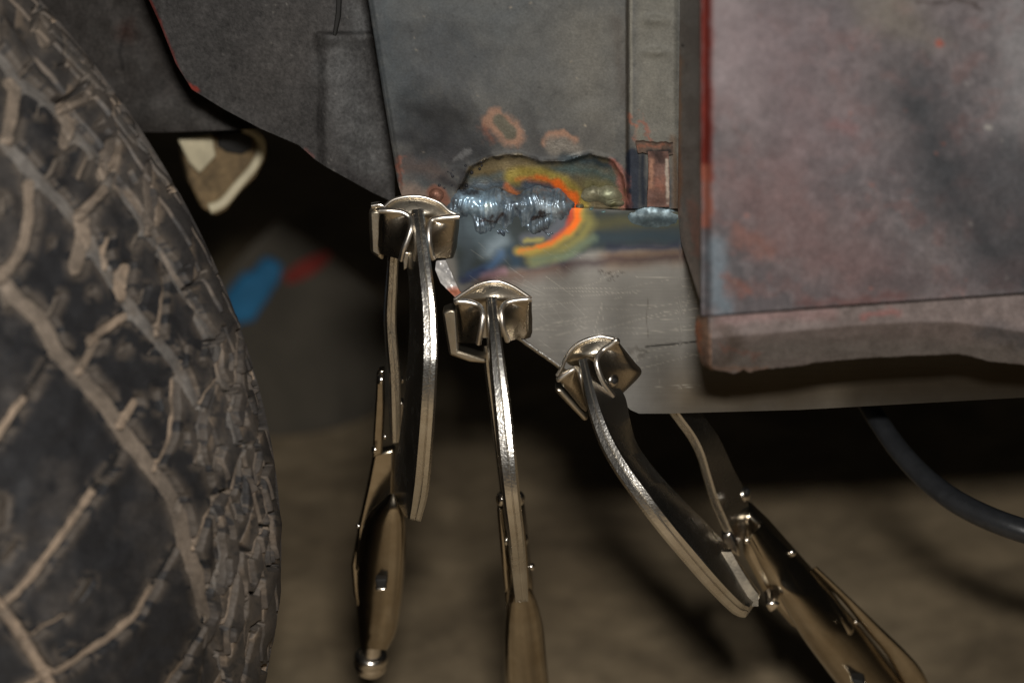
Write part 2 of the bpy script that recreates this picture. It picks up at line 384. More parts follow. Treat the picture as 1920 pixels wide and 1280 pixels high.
# --- inner panel with scorched, scraped primer
RUST = (118, 74, 58); SALM = (146, 112, 92)
panel_layers = [
    L([(960, -200), (1000, 120)], 150, 170, (88, 88, 86), .8, 40, .01),
    L([(1110, 60), (1120, 260)], 50, 70, (104, 101, 94), .8, 30, .015),
    L([(690, -150), (735, 90), (760, 210)], 30, 50, (62, 68, 72), .9, 30, .02),
    L([(800, 80), (830, 170)], 30, 70, (70, 72, 74), .8, 50, .02),
    L([(780, 0), (960, 20)], 30, 60, (84, 88, 90), .7, 40, .02),
    L([(800, 215), (860, 215)], 16, 34, (30, 30, 31), .92, 26, .03),
    L([(760, 250), (830, 262), (900, 280)], 22, 44, (40, 41, 44), .9, 24, .03),
    L([(770, 300), (850, 300)], 14, 26, (52, 50, 52), .8, 20, .03),
    L([(1000, 270), (1120, 262)], 16, 30, (64, 62, 62), .6, 20, .03),
    L([(1160, 40), (1165, 180)], 8, 16, (72, 66, 60), .7, 10, .03),
    L([(775, 200), (840, 212), (880, 226)], 18, 46, (20, 20, 22), .85, 40, .02), L([(765, 262), (850, 268), (905, 286)], 14, 36, (26, 26, 29), .8, 34, .025), L([(800, 60), (880, 120)], 30, 80, (58, 62, 66), .7, 50, .012), L([(985, 215), (1010, 285)], 10, 30, (48, 47, 47), .6, 26, .03),
    # scraped ellipses
    L([(928, 222), (945, 236), (962, 256)], 21, 8, SALM, .85, 10, .06),
    L([(905, 235), (920, 262)], 6, 10, RUST, .6, 14, .08),
    L([(935, 226), (948, 240), (958, 250)], 12, 4, (98, 94, 82), 1, 3, .06, me=.4, ro=.5),
    L([(1022, 270), (1035, 254), (1056, 250), (1078, 262)], 7, 5, SALM, .9, 9, .07),
    L([(1040, 272), (1066, 276), (1080, 284)], 15, 8, (122, 116, 108), .95, 8, .04, me=.6, ro=.45),
    # ground-back steel round the weld
    L([(880, 312), (925, 293), (975, 290), (1015, 303), (1060, 302), (1105, 288), (1150, 300), (1170, 330), (1182, 395), (840, 400), (865, 345)], 0, 3, (108, 97, 74), 1, 7, .05, True, me=.55, ro=.42),
    L([(872, 330), (888, 308), (925, 294), (975, 291), (1015, 304), (1060, 304), (1105, 290), (1152, 302)], 3, 3, (36, 31, 27), .85, 7, .06),
    L([(1060, 300), (1105, 300), (1145, 310)], 10, 10, (40, 52, 58), .95, 8, .05),
    L([(1000, 322), (1080, 318), (1140, 330), (1155, 345)], 10, 12, (66, 84, 84), .9, 8, .04),
    L([(890, 322), (950, 312), (1000, 312)], 6, 9, (118, 104, 74), .8, 7, .05),
    L([(880, 338), (940, 330), (985, 330)], 5, 8, (90, 102, 102), .85, 7, .05),
    L([(880, 352), (930, 345), (980, 348), (1010, 355)], 10, 10, (74, 84, 92), 1, 8, .05, me=.7),
    L([(1100, 345), (1140, 352), (1160, 372)], 12, 14, (106, 102, 70), .9, 8, .05),
    L([(960, 332), (1010, 329), (1052, 343), (1082, 368), (1090, 392)], 15, 8, (156, 138, 66), .9, 4, .04, me=.55, ro=.4),
    L([(968, 336), (1005, 332)], 2.5, 6, (190, 106, 54), .8, 5, .07, me=.5, ro=.4), L([(1005, 332), (1048, 346)], 5, 6, (206, 102, 42), .95, 6, .06, me=.5, ro=.4), L([(1044, 345), (1074, 368), (1083, 392)], 8, 6, (222, 104, 36), 1, 6, .05, me=.5, ro=.4),
    L([(990, 340), (1030, 349), (1056, 366), (1066, 392)], 4, 6, (150, 62, 52), .7, 5, .06), L([(980, 346), (1020, 354), (1046, 370), (1054, 392)], 3, 5, (84, 58, 84), .6, 5, .06),
    L([(950, 348), (968, 362), (978, 378)], 5, 5, (190, 108, 62), .8, 4, .06),
    L([(985, 346), (1025, 354), (1048, 372), (1050, 392)], 9, 8, (68, 77, 87), 1, 4, .05, me=.7),
    # left lower rust and soot
    L([(755, 310), (800, 318), (830, 330)], 14, 16, (78, 64, 58), .7, 14, .05),
    L([(748, 300), (752, 345)], 4, 6, (136, 78, 58), .6, 14, .1),
    L([(760, 360), (790, 372), (820, 378)], 16, 12, (122, 104, 92), .8, 8, .05),
    L([(835, 340), (860, 355), (870, 330)], 10, 12, (38, 36, 38), .9, 10, .06),
    L([(812, 358), (826, 366), (832, 378)], 12, 4, (112, 74, 58), .95, 4, .06),
    L([(850, 300), (880, 286)], 3, 4, (112, 112, 112), .5, 12, .1),
    # strip beyond the crease
    L([(1230, -200), (1232, 270)], 40, 14, (112, 109, 100), .75, 6, .03),
    L([(1176, -200), (1176, 395)], 2.5, 2.5, (64, 58, 50), .9, 2, .03),
    L([(1183, -200), (1183, 220)], 3, 2, (132, 128, 116), .6, 2, .03),
    L([(1184, 215), (1190, 250), (1200, 262)], 6, 6, (150, 88, 64), .6, 18, .09),
    L([(1200, 225), (1214, 250), (1212, 268)], 4, 5, (146, 82, 62), .6, 16, .1),
    L([(1198, 245), (1206, 270)], 8, 6, (108, 108, 98), .9, 5, .06),
    L([(1186, 290), (1186, 395)], 12, 3, (34, 40, 52), .95, 5, .05),  # dark opening beside the strip, its shade painted on the sheet
    L([(1205, 292), (1205, 380)], 6, 6, (24, 30, 40), 1, 3, .05),  # deepest part of the painted opening shade
    L([(1150, 305), (1166, 325), (1172, 385)], 8, 6, (142, 92, 82), .85, 9, .07),
    L([(1262, 260), (1268, 395)], 6, 6, (96, 78, 62), .8, 5, .06),
]
for k in range(26):
    a, c = rng.uniform(750, 1165), rng.uniform(-40, 285)
    panel_layers.append(L([(a, c), (a + rng.uniform(-3, 3), c + rng.uniform(-2, 2))], rng.uniform(.6, 2.0), 1.6, (150, 140, 124) if rng.random() < .6 else (40, 38, 38), rng.uniform(.3, .8)))
X, Y = rows_([(660, -240), (690, 0), (720, 190), (745, 340), (760, 391)], [(1278, -240), (1276, 0), (1274, 391), (1274, 391), (1274, 391)], 2.4)
C, Me, Ro = paint(X, Y, (78, 79, 79), panel_layers, 1.06, 0, .62, .16, [(.010, .52, .16, (58, 61, 63), .7), (.04, .56, .14, (60, 61, 62), .4), (.025, .58, .14, (104, 102, 96), .45), (.12, .64, .08, (112, 108, 100), .3)])
off = .0006 * (fbm(X * .012, Y * .012, 3) - .5) * 2
off = off - .0030 * sstep(1172, 1182, X) * (1 - sstep(1262, 1275, X) * .4)
off = off + .0012 * np.exp(-((X - 1230) / 22) ** 2) * (np.exp(-((Y - 38) / 9) ** 2) + np.exp(-((Y - 98) / 8) ** 2) + np.exp(-((Y + 60) / 9) ** 2))
off = off + .0010 * np.exp(-((X - np.interp(Y, [0, 340], [690, 745]) - 4) / 4) ** 2)
ground = inpoly(X, Y, [(880, 312), (925, 293), (975, 290), (1015, 303), (1060, 302), (1105, 288), (1150, 300), (1170, 330), (1182, 395), (840, 400), (865, 345)])
dd = dpoly(X, Y, [(865, 345), (880, 312), (925, 293), (975, 290), (1015, 303), (1060, 302), (1105, 288), (1150, 300), (1170, 330), (1182, 395)])
off = off - .0011 * np.where(ground, sstep(0, 5, dd), 0) + .0006 * np.exp(-(dd / 5) ** 2) * (.4 + fbm(X * .08, Y * .08, 3, 6))
thick_sheet('inner_panel', on(PA, X, Y, off), M_PANEL, car, -NA * .0016, C, (Me, Ro))
# rusty reinforcement at the lower right corner of the panel
bx = [(1214, 290), (1226, 284), (1252, 280), (1254, 300), (1254, 384), (1216, 386)]
X, Y = rows_([(1216, 284), (1214, 388)], [(1254, 280), (1256, 388)], 2.2)
X = X + 5 * (fbm(Y * .06, X * .01, 4, 8) - .5)
C, Me, Ro = paint(X, Y, (92, 68, 60), [L([(1232, 284), (1236, 300)], 8, 8, (44, 34, 32), .9, 8, .08), L([(1222, 300), (1220, 350)], 4, 4, (146, 108, 88), .8, 5, .08),
        L([(1240, 350)], 8, 12, (128, 84, 68), .7, 16, .08), L([(1250, 300), (1252, 380)], 3, 2, (150, 140, 128), .8, 2, .08), L([(1225, 378), (1250, 378)], 5, 5, (70, 48, 42), .8, 5, .08)], 1.35, 0, .7, .35)
thick_sheet('reinforcement_strip', on(PA, X, Y, .0008 + .0010 * (fbm(X * .06, Y * .06, 4, 3) - .5)), M_PANEL, car, -NA * .003, C, (Me, Ro))
X, Y = rows_([(1192, 268), (1196, 288)], [(1262, 262), (1262, 284)], 2.2)
Y = Y + 9 * (fbm(X * .07, X * 0, 4, 3) - .5)
C, Me, Ro = paint(X, Y, (78, 64, 55), [L([(1190, 278), (1250, 272)], 3, 5, (120, 74, 56), .7, 12, .1), L([(1215, 286), (1255, 282)], 4, 3, (22, 18, 18), .9, 4, .1)], 1.35, 0, .7, .3)
thick_sheet('panel_lip', on(PA, X, Y, .0002 + .0008 * fbm(X * .08, Y * .08, 3)), M_PANEL, car, -NA * .002, C, (Me, Ro))

# --- the new repair plate, brushed steel with heat tint
STEEL = (112, 109, 104)
plate_layers = [
    L([(1150, 480), (1290, 474)], 14, 26, (108, 85, 65), .85, 10, .02),
    L([(900, 524), (1000, 508), (1060, 498)], 10, 22, (92, 70, 61), .9, 8, .03),
    L([(1060, 500), (1150, 486), (1290, 480)], 7, 14, (58, 47, 49), .9, 6, .03),
    # tinted field under the weld
    L([(845, 392), (1290, 392), (1290, 462), (1180, 464), (1120, 470), (1060, 486), (990, 498), (940, 506), (895, 516), (862, 530), (850, 480)], 0, 10, (58, 64, 64), 1, 9, .02, True, me=.35, ro=.45),
    L([(1130, 420), (1275, 412)], 12, 14, (83, 81, 58), .9, 8, .03),
    L([(1120, 446), (1280, 444)], 10, 12, (51, 63, 70), .95, 8, .03),
    L([(1140, 464), (1285, 462)], 6, 9, (45, 49, 63), .9, 6, .03),
    L([(860, 420), (930, 450)], 30, 24, (88, 101, 108), .9, 14, .03),
    L([(862, 410), (880, 470), (872, 515)], 10, 14, (70, 79, 85), .8, 12, .04),
    L([(915, 470), (938, 452)], 12, 16, (140, 155, 164), .8, 8, .03),
    L([(885, 515), (925, 496), (940, 478)], 6, 10, (83, 119, 164), .55, 6, .03),
    L([(870, 524), (905, 505)], 8, 9, (49, 54, 79), .8, 6, .04),
    L([(905, 520), (945, 508)], 6, 9, (146, 112, 124), .6, 6, .04),
    L([(960, 470), (965, 490)], 10, 12, (49, 67, 83), .95, 6, .04),
    L([(990, 496), (1050, 484), (1080, 470)], 8, 12, (42, 56, 70), .9, 6, .03),
    L([(1090, 395), (1105, 420), (1090, 448), (1050, 470), (1000, 486)], 11, 13, (142, 135, 79), .85, 6, .03),
    L([(1000, 490), (1060, 478), (1110, 450)], 7, 10, (108, 122, 101), .8, 5, .03),
    L([(1086, 392), (1088, 412), (1070, 438), (1040, 456), (1000, 470), (972, 472)], 8, 7, (180, 155, 74), .8, 4, .04),
    L([(1084, 390), (1083, 410), (1066, 432)], 7, 6, (250, 117, 42), 1, 6, .05), L([(1066, 432), (1040, 450), (1010, 462)], 4.5, 6, (232, 117, 49), .95, 6, .06), L([(1010, 462), (975, 470)], 2.5, 6, (221, 124, 58), .8, 5, .07),
    L([(1072, 392), (1070, 410), (1056, 428), (1036, 444)], 4.5, 5, (212, 81, 51), .8, 3, .05),
    L([(1050, 400), (1052, 420), (1030, 438), (985, 446)], 10, 8, (94, 98, 105), 1, 4, .05),
    L([(985, 452), (1015, 450)], 4, 5, (180, 169, 90), .7, 4, .06),
    # pits and dark marks
    L([(1125, 512), (1140, 520), (1160, 512)], 2, 4, (54, 50, 46), .7, 22, .2),
    L([(1212, 650), (1312, 640)], 1.6, 1.2, (40, 38, 36), .9, 1.5, .02),
    L([(1180, 655), (1215, 660), (1196, 672)], 3, 5, (76, 72, 66), .7, 12, .1),
    L([(1215, 560), (1212, 600), (1216, 632)], .9, .8, (78, 74, 68), .6, 1, .02),
    L([(1290, 745), (1640, 725), (2100, 700)], 50, 60, (78, 66, 48), .75, 10, .02),  # darker, browner lower right, the flange's shade put into the colour
]
for k in range(70):
    a, c = rng.uniform(960, 1300), rng.uniform(500, 740)
    l = rng.uniform(15, 150); an = math.radians(rng.normal(-6, 6) if rng.random() < .8 else rng.uniform(-90, 90))
    plate_layers.append(L([(a, c), (a + l * math.cos(an), c + l * math.sin(an))], .35, .7, (178, 172, 160), rng.uniform(.12, .5), 1.0, .02, ro=.3))
for k in range(60):
    a, c = rng.uniform(860, 1080), rng.uniform(450, 640)
    l = rng.uniform(8, 40); an = math.radians(rng.normal(38, 8))
    plate_layers.append(L([(a, c), (a + l * math.cos(an), c + l * math.sin(an))], .3, .7, (170, 166, 158), rng.uniform(.1, .4), .8, .02))
top = [(836, 393), (1080, 390), (1180, 395), (1272, 397), (1278, 440), (1330, 440), (2200, 440)]
bot = [(836, 488), (862, 545), (930, 600), (1052, 686), (1120, 730), (1172, 758), (1182, 768), (1198, 775), (1250, 775), (1500, 768), (1920, 745), (2200, 730)]
X, Y = cols(top, bot, 2.4)
C, Me, Ro = paint(X, Y, STEEL, plate_layers, .66, .86, .35, .02)
off = .0012 + .0005 * (fbm(X * .006, Y * .006, 2, 8) - .5) * 2
PLATE = thick_sheet('repair_plate', on(PA, X, Y, off), M_PLATE, car, -NA * .0016, C, (Me, Ro))
# turned-back edge between the first two clamps, flash brightness put into its pale colour
X, Y = rows_([(818, 488), (816, 505), (826, 530), (856, 560), (858, 562)], [(850, 486), (856, 512), (868, 535), (882, 548), (882, 562)], 1.6)
C, Me, Ro = paint(X, Y, (168, 166, 164), [L([(845, 550), (868, 545)], 9, 6, (150, 84, 58), .9, 5, .08, me=.2, ro=.7), L([(834, 500), (850, 524)], 5, 5, (110, 110, 112), .6, 8, .12)], 2.0, .35, .35, .3)
sx = (X - X[:, :1]) / (X[:, -1:] - X[:, :1])
thick_sheet('plate_edge', on(PA, X, Y, -.0004 - .0016 * (1 - sx) ** 1.3 + .0012 * (fbm(X * .09, Y * .09, 3, 2) - .5)), M_PLATE, PLATE, -NA * .0015, C, (Me, Ro))
e = resamp([(930, 601, .0), (985, 640, .0), (1052, 687, 0)], 40)
ep = on(PA, e[:, 0], e[:, 1] + 3 * (fbm(e[:, 0] * .1, e[:, 1] * .1, 2) - .5), .0004)
tube('ground_edge', ep, .0009, nickel('ground_steel', (.75, .74, .72), .25, .4), PLATE, 8)

# --- weld beads: lumpy melted metal standing on the seam
def weld(name, x0, x1, y0, y1, hfun, layers, base, parent, me=.9, ro=.26, K=2.2):
    X, Y = np.meshgrid(np.arange(x0, x1, 1.1), np.arange(y0, y1, 1.1))
    h = hfun(X, Y)
    C, Me, Ro = paint(X, Y, base, layers, K, me, ro, .35)
    P = on(PA, X, Y, h)
    keep = (h > -.0004)
    F = [f for f in grid_faces(*X.shape) if keep.ravel()[f].any()]
    used = np.unique(np.array(F)); mp = -np.ones(X.size, int); mp[used] = np.arange(len(used))
    return raw(name, P.reshape(-1, 3)[used], mp[np.array(F)], M_WELD, parent, 0, C.reshape(-1, 3)[used], (Me.ravel()[used], Ro.ravel()[used]))
def h_main(X, Y):
    wx = X + 22 * (fbm(X * .03, Y * .03, 2, 3) - .5); wy = Y + 26 * (fbm(X * .03, Y * .03, 2, 9) - .5)
    h = np.zeros(X.shape) - .0022
    for (a, b, ra, rb, hh) in [(884, 386, 36, 36, .0040), (922, 390, 36, 38, .0052), (952, 398, 22, 30, .0042), (1008, 390, 34, 36, .0056), (1044, 390, 26, 30, .0046), (1015, 420, 36, 18, .0034), (905, 422, 34, 18, .0030), (856, 392, 20, 15, .0026), (984, 405, 16, 28, .0030), (945, 432, 24, 10, .0018), (966, 388, 26, 24, .0036), (862, 372, 16, 14, .0022), (1060, 394, 14, 16, .0022), (1030, 438, 20, 9, .0016), (880, 436, 16, 8, .0012)]:
        q = ((wx - a) / ra) ** 2 + ((wy - b) / rb) ** 2
        z = -.0022 + (hh * .80 + .0022) * np.clip(1.7 - q, 0, None) / 1.7; h = np.log(np.exp(h * 2600) + np.exp(z * 2600)) / 2600 - (0.0)
    h = np.where(h < -.0013, -.002, h) + .0010 * (fbm(X * .045, Y * .045, 3, 5) - .5) * (h > -.0013)
    rip = np.where(wx < 972, np.sin(np.hypot(wx - 990, (wy - 392) * .7) * .62), np.sin(np.hypot(wx - 1092, (wy - 392) * .7) * .62)) * .00020 * sstep(.35, .6, fbm(X * .03, Y * .03, 2, 81) + .15)
    return h + rip * (h > 0) + .0002 * (vn(X * .2, Y * .2) - .5) * (h > 0)
wl = [L([(x_, y_)], 7, 8, c_, .8, 16, .07) for x_, y_, c_ in ((868, 400, (66, 74, 82)), (900, 372, (154, 176, 192)), (930, 376, (140, 160, 176)), (948, 408, (58, 62, 70)), (996, 374, (140, 158, 172)), (1030, 400, (150, 170, 186)), (1052, 402, (60, 64, 72)), (975, 372, (72, 76, 84)), (918, 424, (120, 138, 150)))] + [L([(880, 375), (920, 385)], 12, 14, (150, 178, 198), .8, 14, .06), L([(915, 392)], 9, 9, (186, 204, 216), .7, 8, .08), L([(1020, 384), (1040, 392)], 12, 12, (176, 190, 200), .7, 8, .06),  # pale blue clouding, with the shade of crevices between lumps painted dark
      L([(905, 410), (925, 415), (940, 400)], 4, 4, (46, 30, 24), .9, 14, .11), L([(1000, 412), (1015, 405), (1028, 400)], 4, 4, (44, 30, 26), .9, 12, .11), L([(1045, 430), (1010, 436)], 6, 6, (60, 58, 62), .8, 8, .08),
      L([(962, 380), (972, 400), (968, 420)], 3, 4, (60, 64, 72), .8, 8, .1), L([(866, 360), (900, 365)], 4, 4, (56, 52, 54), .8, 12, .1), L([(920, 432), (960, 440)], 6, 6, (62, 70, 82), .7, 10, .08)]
weld('weld_bead', 828, 1092, 338, 456, h_main, wl, (100, 112, 122), PLATE, .55, .33, 1.6)
def h_right(X, Y):
    wy = Y + 5 * (fbm(X * .05, Y * .05, 2) - .5)
    q = ((X - 1228) / 52) ** 2 + ((wy - 408) / 20) ** 2
    h = np.where(q < 1, .0010 + .0007 * np.clip(1.0 - q, 0, None), -.001)
    return h + (h > -.0006) * (.00004 * np.sin(np.hypot(X - 1290, (wy - 398) * 1.6) * .36) + .00035 * (fbm(X * .05, Y * .05, 2) - .5))
weld('weld_bead', 1168, 1276, 382, 432, h_right, [L([(1190, 402), (1270, 404)], 3, 6, (128, 142, 146), .6, 10, .09), L([(1200, 414), (1265, 416)], 5, 5, (62, 74, 80), .8, 8, .08)], (84, 98, 104), PLATE, .5, .42, 1.2)
def h_gold(X, Y):
    wx = X + 8 * (fbm(X * .06, Y * .06, 2) - .5); wy = Y + 8 * (fbm(X * .06, Y * .06, 2, 4) - .5)
    h = np.zeros(X.shape) - .001
    for (a, b, ra, rb, hh) in [(1112, 366, 24, 16, .0014), (1140, 366, 28, 18, .0022), (1150, 380, 18, 10, .0026), (1108, 392, 10, 5, .0022), (1130, 395, 10, 5, .0023), (1086, 386, 8, 6, .002)]:
        q = ((wx - a) / ra) ** 2 + ((wy - b) / rb) ** 2
        h = np.maximum(h, -.001 + (hh * .42 + .001) * np.clip(1.2 - q, 0, None))
    return h + .00025 * (fbm(X * .06, Y * .13, 3) - .5)
weld('weld_bead', 1074, 1182, 346, 404, h_gold, [L([(1110, 392), (1132, 395)], 5, 5, (84, 118, 124), .9, 4, .1), L([(1150, 384)], 7, 7, (80, 80, 50), .8, 5, .1), L([(1140, 366)], 10, 12, (128, 132, 108), .7, 6, .08)], (106, 103, 84), PLATE, .35, .5, 1.5)
def h_left(X, Y):
    q = ((X - 818) / 15) ** 2 + ((Y - 366) / 14) ** 2
    return -.001 + .0042 * np.sqrt(np.clip(1 - q, 0, None)) + .0008 * (fbm(X * .15, Y * .15, 3) - .5)
weld('plug_weld', 800, 838, 350, 384, h_left, [L([(812, 370)], 5, 5, (60, 40, 34), .8, 5, .1)], (118, 84, 70), PLATE, .3, .5, 1.8)
def h_sp(X, Y):
    h = np.zeros(X.shape) - .001
    for k in range(18):
        a, b = SPT[k]; r = SPR[k] * .6
        q = ((X - a) / r) ** 2 + ((Y - b) / r) ** 2
        h = np.maximum(h, -.001 + (.001 + r * .00022) * np.sqrt(np.clip(1.3 - q, 0, None)))
    return h
SPT = np.stack([rng.normal(868, 26, 46), rng.normal(338, 22, 46)], 1); SPR = rng.uniform(1.8, 5.5, 46)
weld('weld_spatter', 790, 960, 280, 400, h_sp, [], (60, 60, 64), PLATE, .3, .5, 1.2)

# --- sill: front face, end face, flange
sill_layers = [
    L([(1350, -200), (1370, 160)], 40, 70, (166, 154, 156), .9, 30, .02),
    L([(1450, 60), (1520, 250)], 80, 110, (136, 121, 124), .8, 50, .012),
    L([(1420, 360), (1600, 520)], 60, 90, (128, 104, 104), .8, 50, .015),
    L([(1640, -40), (1700, 40)], 40, 60, (128, 120, 110), .8, 40, .02),
    L([(1720, 180), (1770, 300), (1830, 420), (1930, 520)], 50, 70, (66, 68, 72), .95, 40, .015),
    L([(1900, 300), (1960, 420)], 50, 60, (78, 80, 84), .85, 40, .02),
    L([(1920, 60), (1925, 220)], 40, 60, (150, 148, 150), .8, 30, .02),
    L([(1620, 540), (1920, 500)], 16, 30, (96, 88, 90), .6, 20, .02),
    L([(1500, 570), (1700, 560)], 6, 12, (120, 78, 74), .6, 16, .04),
    L([(1560, 235), (1600, 245)], 8, 14, (150, 104, 104), .5, 14, .05),
    L([(1380, 440), (1440, 470)], 12, 20, (156, 106, 92), .55, 20, .05),
    L([(1340, 460), (1345, 560), (1360, 580)], 16, 16, (124, 136, 146), .9, 10, .04),
    L([(1360, 520), (1400, 545)], 8, 10, (146, 92, 76), .5, 16, .07),
    L([(1322, -240), (1323, 330)], 12, 9, (124, 38, 24), .95, 6, .04),
    L([(1326, 320), (1326, 420)], 10, 7, (168, 100, 80), .85, 8, .05),
    L([(1762, 80), (1764, 84)], 6, 4, (176, 92, 74), .8, 5, .08),
    L([(1850, 238), (1856, 239)], 4, 3, (170, 166, 160), .9, 2, .08),
    L([(1720, 6), (1740, 8), (1790, 0), (1840, 14)], 3, 3, (70, 60, 56), .8, 8, .08),
]
for k in range(40):
    a, c = rng.uniform(1360, 1910), rng.uniform(10, 560)
    sill_layers.append(L([(a, c)], rng.uniform(1, 4), 3, [(170, 110, 96), (170, 164, 160), (72, 66, 66)][k % 3], rng.uniform(.2, .6), 4, .1))
sill = None
X, Y = cols([(1316, -260), (1345, -260), (2300, -260)], [(1320, 592), (1345, 590), (1560, 573), (1920, 548), (2300, 522)], 3.2)
C, Me, Ro = paint(X, Y, (124, 115, 116), sill_layers, .64, 0, .55, .14, [(.008, .52, .16, (92, 88, 92), .65), (.014, .56, .14, (96, 98, 102), .35), (.03, .58, .12, (140, 104, 100), .35), (.05, .58, .12, (152, 142, 144), .3), (.09, .64, .10, (88, 82, 84), .3)])
off = -.004 * (1 - sstep(0, 26, X - 1318)) ** 2 + .0012 * (fbm(X * .006, Y * .006, 2, 4) - .5)
sill = thick_sheet('sill_panel', on(PF, X, Y, off), M_SILL, car, -NF * .0015, C, (Me, Ro))
# end face running back to the inner panel
nF, nm = 260, 60
yf = np.linspace(-260, 592, nF); f_x = np.interp(yf, [-260, 0, 592], [1318, 1321, 1322])
yb = np.interp(yf, [-260, 300, 380, 592], [-240, 320, 402, 452]); b_x = np.interp(yf, [-260, 0, 380, 592], [1277, 1275, 1271, 1276])
Pf = on(PF, f_x, yf, -.0045); Pb = on(PA, b_x, yb, .0008)
s = np.linspace(0, 1, nm)[None, :, None]
P = Pb[:, None] * (1 - s) + Pf[:, None] * s
Xp = b_x[:, None] * (1 - s[..., 0]) + f_x[:, None] * s[..., 0]; Yp = yb[:, None] * (1 - s[..., 0]) + yf[:, None] * s[..., 0]
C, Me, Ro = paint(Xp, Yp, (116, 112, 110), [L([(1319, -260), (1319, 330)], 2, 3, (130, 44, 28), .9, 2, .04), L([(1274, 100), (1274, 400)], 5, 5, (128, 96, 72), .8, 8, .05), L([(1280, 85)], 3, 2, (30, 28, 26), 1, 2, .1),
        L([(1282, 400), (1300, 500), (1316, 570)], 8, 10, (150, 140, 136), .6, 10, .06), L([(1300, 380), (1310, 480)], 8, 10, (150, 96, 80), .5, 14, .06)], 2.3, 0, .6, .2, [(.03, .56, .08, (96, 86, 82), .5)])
nrm = np.array([-1.0, -.1, 0])
thick_sheet('sill_end', P, M_SILL, sill, np.array([.0015, 0, 0]), C, (Me, Ro))
# flange below the sill: torn lower edge, bent back
xs_b = [1330, 1344, 1362, 1375, 1386, 1394, 1406, 1420, 1437, 1470, 1500, 1531, 1637, 1800, 1856, 1920, 2300]
ys_b = [688, 694, 697, 701, 697, 692, 699, 694, 691, 689, 686, 679, 670, 663, 677, 684, 700]
X, Y = cols([(1330, 594), (1560, 578), (1920, 553), (2300, 527)], list(zip(xs_b, ys_b)), 2.6)
Y = Y + (Y - 594 + (X - 1330) * .07 > 80) * 3 * (fbm(X * .11, X * 0, 4, 2) - .5)
bend = np.interp(X, [1330, 1450, 1600, 1700, 1790, 1920, 2300], [634, 624, 610, 604, 603, 622, 640])
C, Me, Ro = paint(X, Y, (128, 116, 113), [L([(1340, 680), (1500, 655), (1920, 670)], 26, 20, (112, 106, 102), .8, 10, .03), L([(1350, 600), (1560, 584)], 10, 12, (150, 122, 120), .7, 10, .04),  # lip below the bend painted darker for its shade
        L([(1350, 612), (1380, 650), (1352, 680)], 14, 16, (92, 80, 74), .8, 14, .05), L([(1620, 590), (1680, 584)], 6, 8, (156, 96, 92), .6, 12, .06), L([(1340, 690), (1440, 692)], 4, 4, (128, 104, 92), .8, 6, .1),
        L([(1840, 620), (1920, 640)], 14, 16, (84, 84, 88), .7, 16, .04), L([(1350, 650), (1420, 668)], 3, 6, (136, 84, 70), .5, 14, .09)], .74, 0, .6, .28)
off = -.003 - .0006 * (Y - 590) / 60 - .012 * np.clip((Y - bend) / 70, 0, 2) + .0012 * (fbm(X * .02, Y * .02, 3, 3) - .5)
thick_sheet('sill_flange', on(PF, X, Y, off), M_SILL, sill, -NF * .0022 + np.array([0, 0, -.0004]), C, (Me, Ro))
# rusty curled end of the flange
X, Y = rows_([(1309, 596), (1306, 625), (1312, 660), (1318, 684), (1334, 694)], [(1333, 596), (1333, 625), (1334, 660), (1334, 684), (1338, 694)], 1.6)
C, Me, Ro = paint(X, Y, (136, 108, 90), [L([(1312, 610), (1312, 660)], 5, 5, (172, 106, 72), .8, 6, .08), L([(1326, 650), (1326, 690)], 6, 6, (96, 74, 62), .8, 8, .09)], .9, 0, .7, .35)
sx = (X - X[:, :1]) / (X[:, -1:] - X[:, :1] + 1e-6)
thick_sheet('flange_end', on(PF, X, Y, -.003 - .012 * (1 - sx) ** 1.5 + .002 * (fbm(X * .1, Y * .1, 3) - .5)), M_SILL, sill, -NF * .0018, C, (Me, Ro))

# --- wheel house liner, two sheets and a pressed step
def sheet_px(name, X, Y, pl, off, base, layers, mat_, parent, back, K=1.7, ro=.65, grain=.3):
    C, Me, Ro = paint(X, Y, base, layers, K, 0, ro, grain)
    return thick_sheet(name, on(pl, X, Y, off), mat_, parent, back, C, (Me, Ro))
X, Y = cols([(270, -260), (610, -260), (740, -260)], [(270, -20), (300, 45), (330, 120), (360, 168), (420, 205), (490, 242), (560, 272), (575, 285), (592, 300), (610, 312), (660, 340), (700, 362), (740, 380)], 2.6)
off = .002 * (fbm(X * .008, Y * .008, 2) - .5) + .0022 * sstep(592, 614, X + 8 * sstep(60, 0, Y - 60)) * sstep(58, 66, Y) - .010 * sstep(610, 745, X) \
      + .0010 * np.exp(-((Y - 72) / 12) ** 2) * sstep(604, 612, X) - .02 * np.clip((300 - X) / 300, 0, 1)
LINER = sheet_px('wheel_liner', X, Y, PL, off, (58, 56, 55), [
    L([(640, 120), (690, 300)], 36, 40, (86, 86, 86), .85, 16, .03), L([(660, 20), (680, 50)], 20, 20, (84, 84, 84), .8, 10, .03), L([(612, 72), (690, 90)], 9, 10, (66, 66, 66), .6, 5, .04),
    L([(560, 60), (480, 180)], 50, 60, (66, 63, 61), .7, 40, .02), L([(640, 320), (690, 345)], 14, 14, (52, 50, 50), .8, 14, .05), L([(668, 262), (690, 300)], 10, 10, (60, 60, 60), .6, 14, .05),
    L([(270, -20), (300, 45), (330, 120), (352, 158), (372, 172)], 3.2, 2.5, (92, 36, 30), .8, 5, .07), L([(358, 163), (366, 168)], 5, 3, (124, 46, 36), .9, 3, .08),
    L([(572, 282), (585, 296)], 4, 4, (104, 70, 66), .7, 6, .1)] + [L([(rng.uniform(380, 720), rng.uniform(0, 330))], rng.uniform(.8, 2), 1.5, (120, 116, 110), .5, 2, .1) for k in range(30)], M_UNDER, car, -PL[1] * .0016, 1.08)
